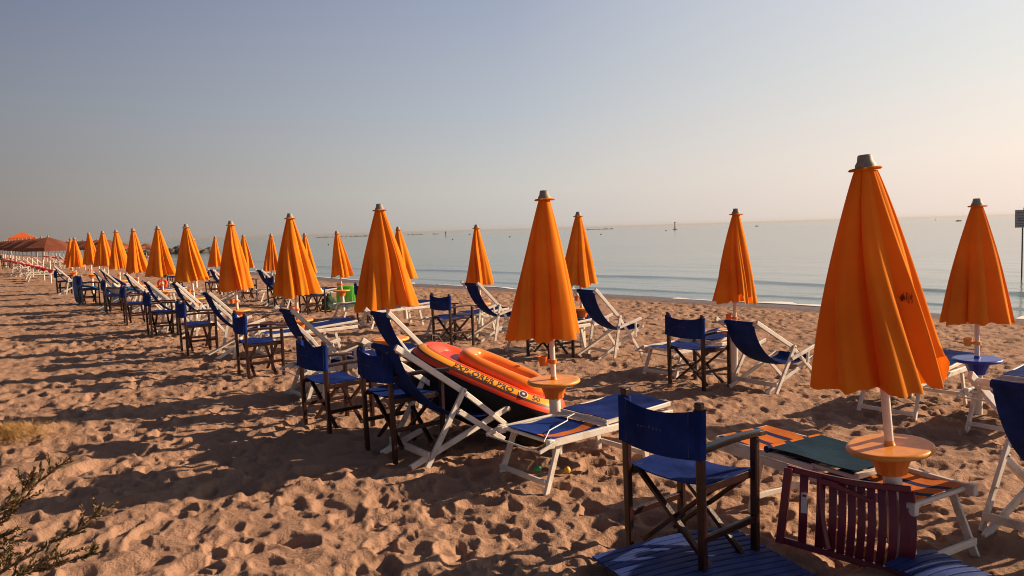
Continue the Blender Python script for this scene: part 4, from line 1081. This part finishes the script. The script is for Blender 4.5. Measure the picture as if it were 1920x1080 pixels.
for px, py, h, lab in ((616, 459, 0.35, 'dark mooring buoy between the umbrellas left of the green float'), (849, 449.5, 0.4, 'dark mooring buoy left of the lone seaward umbrella'), (881, 440, 0.6, 'small dark buoy just above the lone seaward umbrella tip'),
                       (956, 444.5, 0.4, 'dark mooring buoy just left of the umbrella above the boat'), (1127, 440, 0.6, 'small dark buoy right of two overlapping umbrellas'), (1249, 433, 0.6, 'small dark buoy left of the sea marker post'), (1755, 413, 1.6, 'pale buoy on the hazy right horizon')):
    p = sea_at(px, py); d = p.y; rr = 1.6 * d / 1440 
    mb = MB(); mb.lathe([(0.0, -0.5 * rr), (0.8 * rr, -0.4 * rr), (rr, 0.1 * rr), (0.8 * rr, 0.8 * rr), (0.3 * rr, 1.1 * rr), (0.0, 1.15 * rr)], 14); o = mb.build('buoy', M_dark if px != 1755 else M_white, None, 50); o.location = p
    tag(o, lab, 'buoy', 'mooring buoys')
p = sea_at(836, 443); root = empty('marker_post'); tag(root, 'thin dark marker post in the far sea left of centre', 'marker post'); root.location = p
k = p.y / 1440; mb = MB(); mb.tube([(0, 0, -1), (0, 0, 8 * k)], 0.8 * k, 8); mb.build('post', M_dark, root, 40)
mb = MB(); mb.lathe([(0.0, 6.5 * k), (1.4 * k, 7 * k), (1.2 * k, 8.6 * k), (0, 9 * k)], 10); mb.build('topmark', M_dark, root, 40)
p = sea_at(1265.5, 430.5); k = p.y / 1440; root = empty('sea_marker'); tag(root, 'dark pole marker on a low float out at sea, right of centre', 'sea marker'); root.location = p
mb = MB(); mb.lathe([(0, -0.5 * k), (4 * k, -0.4 * k), (4.5 * k, 0.5 * k), (3.5 * k, 1.4 * k), (0, 1.6 * k)], 16); mb.build('float', M_dark, root, 40)
mb = MB(); mb.tube([(0, 0, 0), (0, 0, 14 * k)], [1.2 * k, 0.7 * k], 8); mb.build('pole', M_dark, root, 40)
mb = MB(); mb.box((0, 0, 13 * k), 2.2 * k, 2.2 * k, 2.4 * k); mb.build('topmark', M_dark, root)
def boat_far(px, py, w, lab):
    p = sea_at(px, py); k = p.y / 1440; root = empty('small_boat'); tag(root, lab, 'boat', 'boats on the horizon'); root.location = p
    mb = MB(); L = w * k
    mb.sheet(lambda u, v: (L * (u - 0.5), 0.36 * L * (v - 0.5) * math.sin(math.pi * (0.12 + 0.8 * u)), (0.14 + 0.06 * u) * L * abs(2 * v - 1) ** 1.5 - 0.02 * L), 14, 8, thick=0.02 * L); mb.build('hull', M_dark, root, 50)
    mb = MB(); mb.box((-0.1 * L, 0, 0.16 * L), 0.3 * L, 0.2 * L, 0.16 * L); mb.build('cabin', M_dark, root, bevel=0.01 * L)
boat_far(1419, 424.5, 7, 'small dark boat right of the umbrella by the sea'); boat_far(1797, 415, 11, 'small dark boat on the horizon left of the right edge umbrella')
# warning sign standing in the shallows
p = sea_at(1915.5, 521); root = empty('warning_sign'); tag(root, 'grey lettered warning sign on a thin post standing in the water at right', 'sign'); root.location = p
k = p.y / 1440
mb = MB(); mb.tube([(0, 0, -0.6), (0, 0, 125 * k)], 1.3 * k, 10); mb.build('post', M_dark, root, 40)
mb = MB(); mb.box((0.0, -0.03, 111 * k), 31 * k, 0.025, 33 * k); pl = mb.build('plate', M_signpl, root, bevel=0.004)
mb = MB(); mb.box((4 * k, -0.028, 129.5 * k), 8 * k, 0.024, 4 * k); mb.build('top_tab', M_signpl, root)
rnd = random.Random(8); mb = MB()
for row, (z, h) in enumerate(((122, 1.5), (116.5, 1.2), (112, 2.0), (107.5, 2.0), (102.5, 1.4), (98, 1.6))):
    x = -13.5 + rnd.uniform(0, 3)
    while x < 13:
        w = rnd.uniform(0.9, 2.0); mb.box(((x + w / 2) * k, -0.0445, z * k), w * k, 0.003, h * k); x += w + rnd.choice((0.5, 0.5, 0.6, 1.4))
mb.build('lettering', M_ink, pl)

# ------------------------------------------------------------------ beach plants in the near left corner
root = empty('beach_shrub'); tag(root, 'spiky green beach shrub reaching in from the bottom left corner', 'shrub')
rnd = random.Random(21)
def branch(pts, dens, ll, spread):
    mb = MB(); pts = [Vector(p) for p in pts]
    P = []
    for i in range(len(pts) - 1):
        for j in range(10): P.append(pts[i].lerp(pts[i + 1], j / 10) + Vector((rnd.uniform(-1, 1), rnd.uniform(-1, 1), rnd.uniform(-1, 1))) * 0.004)
    P.append(pts[-1]); n = len(P)
    mb.tube(P, [0.0075 * (1 - 0.75 * i / n) + 0.001 for i in range(n)], 6)
    st = mb.build('branch', M_stem, root, 60)
    lf = MB()
    def leaf(p, d, L, w):
        d = d.normalized(); s = d.cross(Vector((rnd.uniform(-1, 1), rnd.uniform(-1, 1), rnd.uniform(-1, 1)))).normalized(); nn = d.cross(s)
        lf.add([p, p + d * L * 0.45 + s * w + nn * w * 0.3, p + d * L, p + d * L * 0.45 - s * w + nn * w * 0.3, p + d * L * 0.5 - nn * w * 0.25], [(0, 1, 2, 4), (0, 4, 2, 3)])
    for i in range(2, n):
        ax = (P[i] - P[i - 1]).normalized()
        for k in range(dens):
            o = Vector((rnd.uniform(-1, 1), rnd.uniform(-1, 1), rnd.uniform(-0.6, 1)))
            leaf(P[i] + ax * rnd.uniform(-0.01, 0.01), ax * 0.8 + o * spread, ll * rnd.uniform(0.5, 1.2), 0.0028)
        if dens > 5 and rnd.random() < 0.40:                # short side sprigs
            o = (ax * 0.7 + Vector((rnd.uniform(-0.8, 0.8), rnd.uniform(-0.8, 0.8), rnd.uniform(0, 1)))).normalized(); L = rnd.uniform(0.05, 0.12)
            for t in range(9):
                for q in range(4):
                    leaf(P[i] + o * L * t / 9, o + Vector((rnd.uniform(-1, 1), rnd.uniform(-1, 1), rnd.uniform(-1, 1))) * 0.7, ll * rnd.uniform(0.5, 1.0), 0.004)
    lf.build('foliage', M_leaf, st)
rootp = at(-260, 1240, 3.1); rootp.z = 0.0
branch([rootp, at(-120, 1080, 3.25), at(0, 985, 3.35), at(70, 905, 3.45), at(133, 856, 3.5)], 9, 0.028, 0.8)
branch([rootp, at(-80, 1040, 3.2), at(0, 960, 3.3), at(45, 925, 3.4), at(60, 895, 3.4)], 8, 0.026, 0.8)
branch([rootp, at(-100, 1130, 3.1), at(0, 1074, 3.2), at(90, 1022, 3.3), at(150, 992, 3.35), at(186, 962, 3.4)], 7, 0.024, 0.7)
branch([rootp, at(-40, 1120, 3.05), at(40, 1078, 3.15), at(110, 1056, 3.2), at(172, 1040, 3.25)], 10, 0.024, 0.7)
branch([rootp, at(-60, 1110, 3.0), at(20, 1092, 3.1), at(90, 1050, 3.2), at(138, 1035, 3.25)], 9, 0.024, 0.8)
branch([rootp, at(-70, 1060, 3.2), at(2, 1000, 3.3), at(20, 1020, 3.3), at(14, 1050, 3.3)], 6, 0.026, 1.0)
branch([at(-60, 1000, 3.3), at(-10, 985, 3.35), at(40, 935, 3.4), at(62, 880, 3.42)], 3, 0.02, 0.9)
# dry grass lying on the sand, and bits of straw and twig
mb = MB(); rnd = random.Random(33)
def blade(x, y, z, L, w, az, el, curl):
    d = Vector((math.cos(az) * math.cos(el), math.sin(az) * math.cos(el), math.sin(el))); s = Vector((-math.sin(az), math.cos(az), 0)) * w
    p = Vector((x, y, z)); q = p + d * L * 0.5; e = q + (d + Vector((0, 0, -curl))).normalized() * L * 0.5
    mb.add([p - s, p + s, q + s * 0.8, q - s * 0.8, e], [(0, 1, 2, 3), (3, 2, 4)])
c = at(20, 818, 6.9); c.z = 0
for _ in range(2600):
    a, r_ = rnd.uniform(0, 6.28), abs(rnd.gauss(0, 0.5))
    x, y = c.x + math.cos(a) * r_ * 0.62 - 0.05, c.y + math.sin(a) * r_ * 0.40
    blade(x, y, zg(x, y) + rnd.uniform(0.0, 0.10) * max(0.1, 1 - r_ * 0.6), rnd.uniform(0.05, 0.17), 0.0019, rnd.uniform(0, 6.28), rnd.uniform(-0.1, 0.7), rnd.uniform(0.2, 0.9))
tag(mb.build('dry_grass', M_straw), 'patch of dry straw-coloured grass on the sand at left', 'grass', kind='stuff')
mb = MB()
for _ in range(1100):
    t = rnd.random(); x = rnd.uniform(-5.0, 1.2); y = rnd.uniform(3.4, 8.0)
    zz_ = float((macro(np.array([x]), np.array([y])) + relief(np.array([x]), np.array([y]), shore_dist(np.array([x]), np.array([y]))))[0])
    blade(x, y, zz_ + 0.004, rnd.uniform(0.015, 0.06), 0.0015, rnd.uniform(0, 6.28), rnd.uniform(-0.1, 0.35), 0.3)
tag(mb.build('beach_litter', M_stem), 'scattered twigs and straws on the trampled sand', 'twigs', kind='stuff')

# ------------------------------------------------------------------ hazy air
HX = 7000.0
mb = MB(); z0, z1 = -6.0, 4.4
mb.add([(-HX, -600, z0), (HX, -600, z0), (HX, HX, z0), (-HX, HX, z0), (-HX, -600, z1), (HX, -600, z1), (HX, HX, z1), (-HX, HX, z1)],
       [(3, 2, 1, 0), (4, 5, 6, 7), (0, 1, 5, 4), (1, 2, 6, 5), (2, 3, 7, 6), (3, 0, 4, 7)])
hm = bpy.data.materials.new('haze'); hm.use_nodes = True; hn = hm.node_tree
for n_ in list(hn.nodes):
    if n_.type != 'OUTPUT_MATERIAL': hn.nodes.remove(n_)
pv = N(hn, 'ShaderNodeVolumePrincipled'); pv.inputs['Color'].default_value = (0.60, 0.62, 0.64, 1); pv.inputs['Density'].default_value = 0.00036; pv.inputs['Anisotropy'].default_value = 0.3
hn.links.new(pv.outputs[0], hn.nodes['Material Output'].inputs['Volume'])
tag(mb.build('haze', hm), 'thin warm haze over the sea', 'haze', kind='stuff')

# ------------------------------------------------------------------ light
SUN_AZ, SUN_EL = R(76), R(23)
sd = Vector((math.sin(SUN_AZ) * math.cos(SUN_EL), math.cos(SUN_AZ) * math.cos(SUN_EL), math.sin(SUN_EL)))
sl = bpy.data.lights.new('sun', 'SUN'); sl.energy = 5.0; sl.color = (1.0, 0.73, 0.48); sl.angle = R(0.55)
so = bpy.data.objects.new('sun', sl); col.objects.link(so); so.rotation_mode = 'QUATERNION'; so.rotation_quaternion = sd.to_track_quat('Z', 'Y')

EXPOSURE = 0.75
w = bpy.data.worlds.new('World'); scene.world = w; w.use_nodes = True
nt = w.node_tree; L = nt.links; bg = nt.nodes['Background']
sky = N(nt, 'ShaderNodeTexSky', sky_type='NISHITA', sun_disc=False, sun_elevation=SUN_EL, sun_rotation=SUN_AZ, air_density=1.0, dust_density=4.0, ozone_density=1.0)
tc = N(nt, 'ShaderNodeTexCoord'); nv = N(nt, 'ShaderNodeVectorMath', operation='NORMALIZE'); L.new(tc.outputs['Generated'], nv.inputs[0])
sp = N(nt, 'ShaderNodeSeparateXYZ'); L.new(nv.outputs[0], sp.inputs[0])
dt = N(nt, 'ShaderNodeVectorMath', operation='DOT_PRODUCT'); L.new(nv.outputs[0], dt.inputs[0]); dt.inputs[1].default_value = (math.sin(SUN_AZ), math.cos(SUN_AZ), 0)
k10 = 10.0 / (2 ** EXPOSURE)
def sc_(c): return tuple(x for x in c)
def elev(stops): 
    mr = N(nt, 'ShaderNodeMapRange', i_From_Min=0.0, i_From_Max=1.0); L.new(sp.outputs['Z'], mr.inputs['Value']); return ramp(nt, mr.outputs['Result'], stops)
far = elev([(0.0, (0.29, 0.25, 0.225)), (0.04, (0.31, 0.275, 0.25)), (0.15, (0.25, 0.265, 0.30)), (0.28, (0.165, 0.19, 0.29)), (0.6, (0.06, 0.07, 0.11)), (1.0, (0.035, 0.04, 0.07))])
mid = elev([(0.0, (0.59, 0.555, 0.525)), (0.05, (0.62, 0.60, 0.565)), (0.15, (0.48, 0.515, 0.57)), (0.28, (0.36, 0.405, 0.52)), (0.6, (0.10, 0.115, 0.17)), (1.0, (0.035, 0.04, 0.07))])
near = elev([(0.0, (0.95, 0.79, 0.70)), (0.07, (0.96, 0.83, 0.74)), (0.18, (0.80, 0.79, 0.75)), (0.28, (0.74, 0.755, 0.79)), (0.6, (0.18, 0.18, 0.22)), (1.0, (0.035, 0.04, 0.07))])
t1 = N(nt, 'ShaderNodeMapRange', i_From_Min=-0.33, i_From_Max=0.24); L.new(dt.outputs['Value'], t1.inputs['Value'])
t2 = N(nt, 'ShaderNodeMapRange', i_From_Min=0.24, i_From_Max=0.735); L.new(dt.outputs['Value'], t2.inputs['Value'])
m1 = N(nt, 'ShaderNodeMixRGB'); L.new(t1.outputs[0], m1.inputs[0]); L.new(far.outputs[0], m1.inputs[1]); L.new(mid.outputs[0], m1.inputs[2])
m2 = N(nt, 'ShaderNodeMixRGB'); L.new(t2.outputs[0], m2.inputs[0]); L.new(m1.outputs[0], m2.inputs[1]); L.new(near.outputs[0], m2.inputs[2])
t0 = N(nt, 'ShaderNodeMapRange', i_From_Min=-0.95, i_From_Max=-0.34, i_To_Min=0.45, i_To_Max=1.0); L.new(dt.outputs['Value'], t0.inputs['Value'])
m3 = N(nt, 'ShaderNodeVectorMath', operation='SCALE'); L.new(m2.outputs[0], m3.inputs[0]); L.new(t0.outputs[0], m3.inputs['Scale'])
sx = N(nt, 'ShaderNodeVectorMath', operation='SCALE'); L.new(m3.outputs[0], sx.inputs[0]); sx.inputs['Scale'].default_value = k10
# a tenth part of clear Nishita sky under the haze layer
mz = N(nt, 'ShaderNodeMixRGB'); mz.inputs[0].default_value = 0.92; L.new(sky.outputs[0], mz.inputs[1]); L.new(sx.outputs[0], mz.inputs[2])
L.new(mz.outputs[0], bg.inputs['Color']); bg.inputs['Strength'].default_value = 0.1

scene.view_settings.view_transform = 'Standard'; scene.view_settings.look = 'None'
scene.view_settings.exposure = EXPOSURE; scene.view_settings.gamma = 1.0
scene.render.engine = 'CYCLES'
scene.cycles.max_bounces = 6; scene.cycles.diffuse_bounces = 3; scene.cycles.glossy_bounces = 3; scene.cycles.transmission_bounces = 4
scene.cycles.use_denoising = True
scene.cycles.filter_width = 1.05
for pr in (UMB, UMBB, DIR, DK_R, DK_A, DK_U, DK_RED, LNG, LN1, LST, GL, PAR):
    if pr.name not in USED: print('unused proto', pr.name)
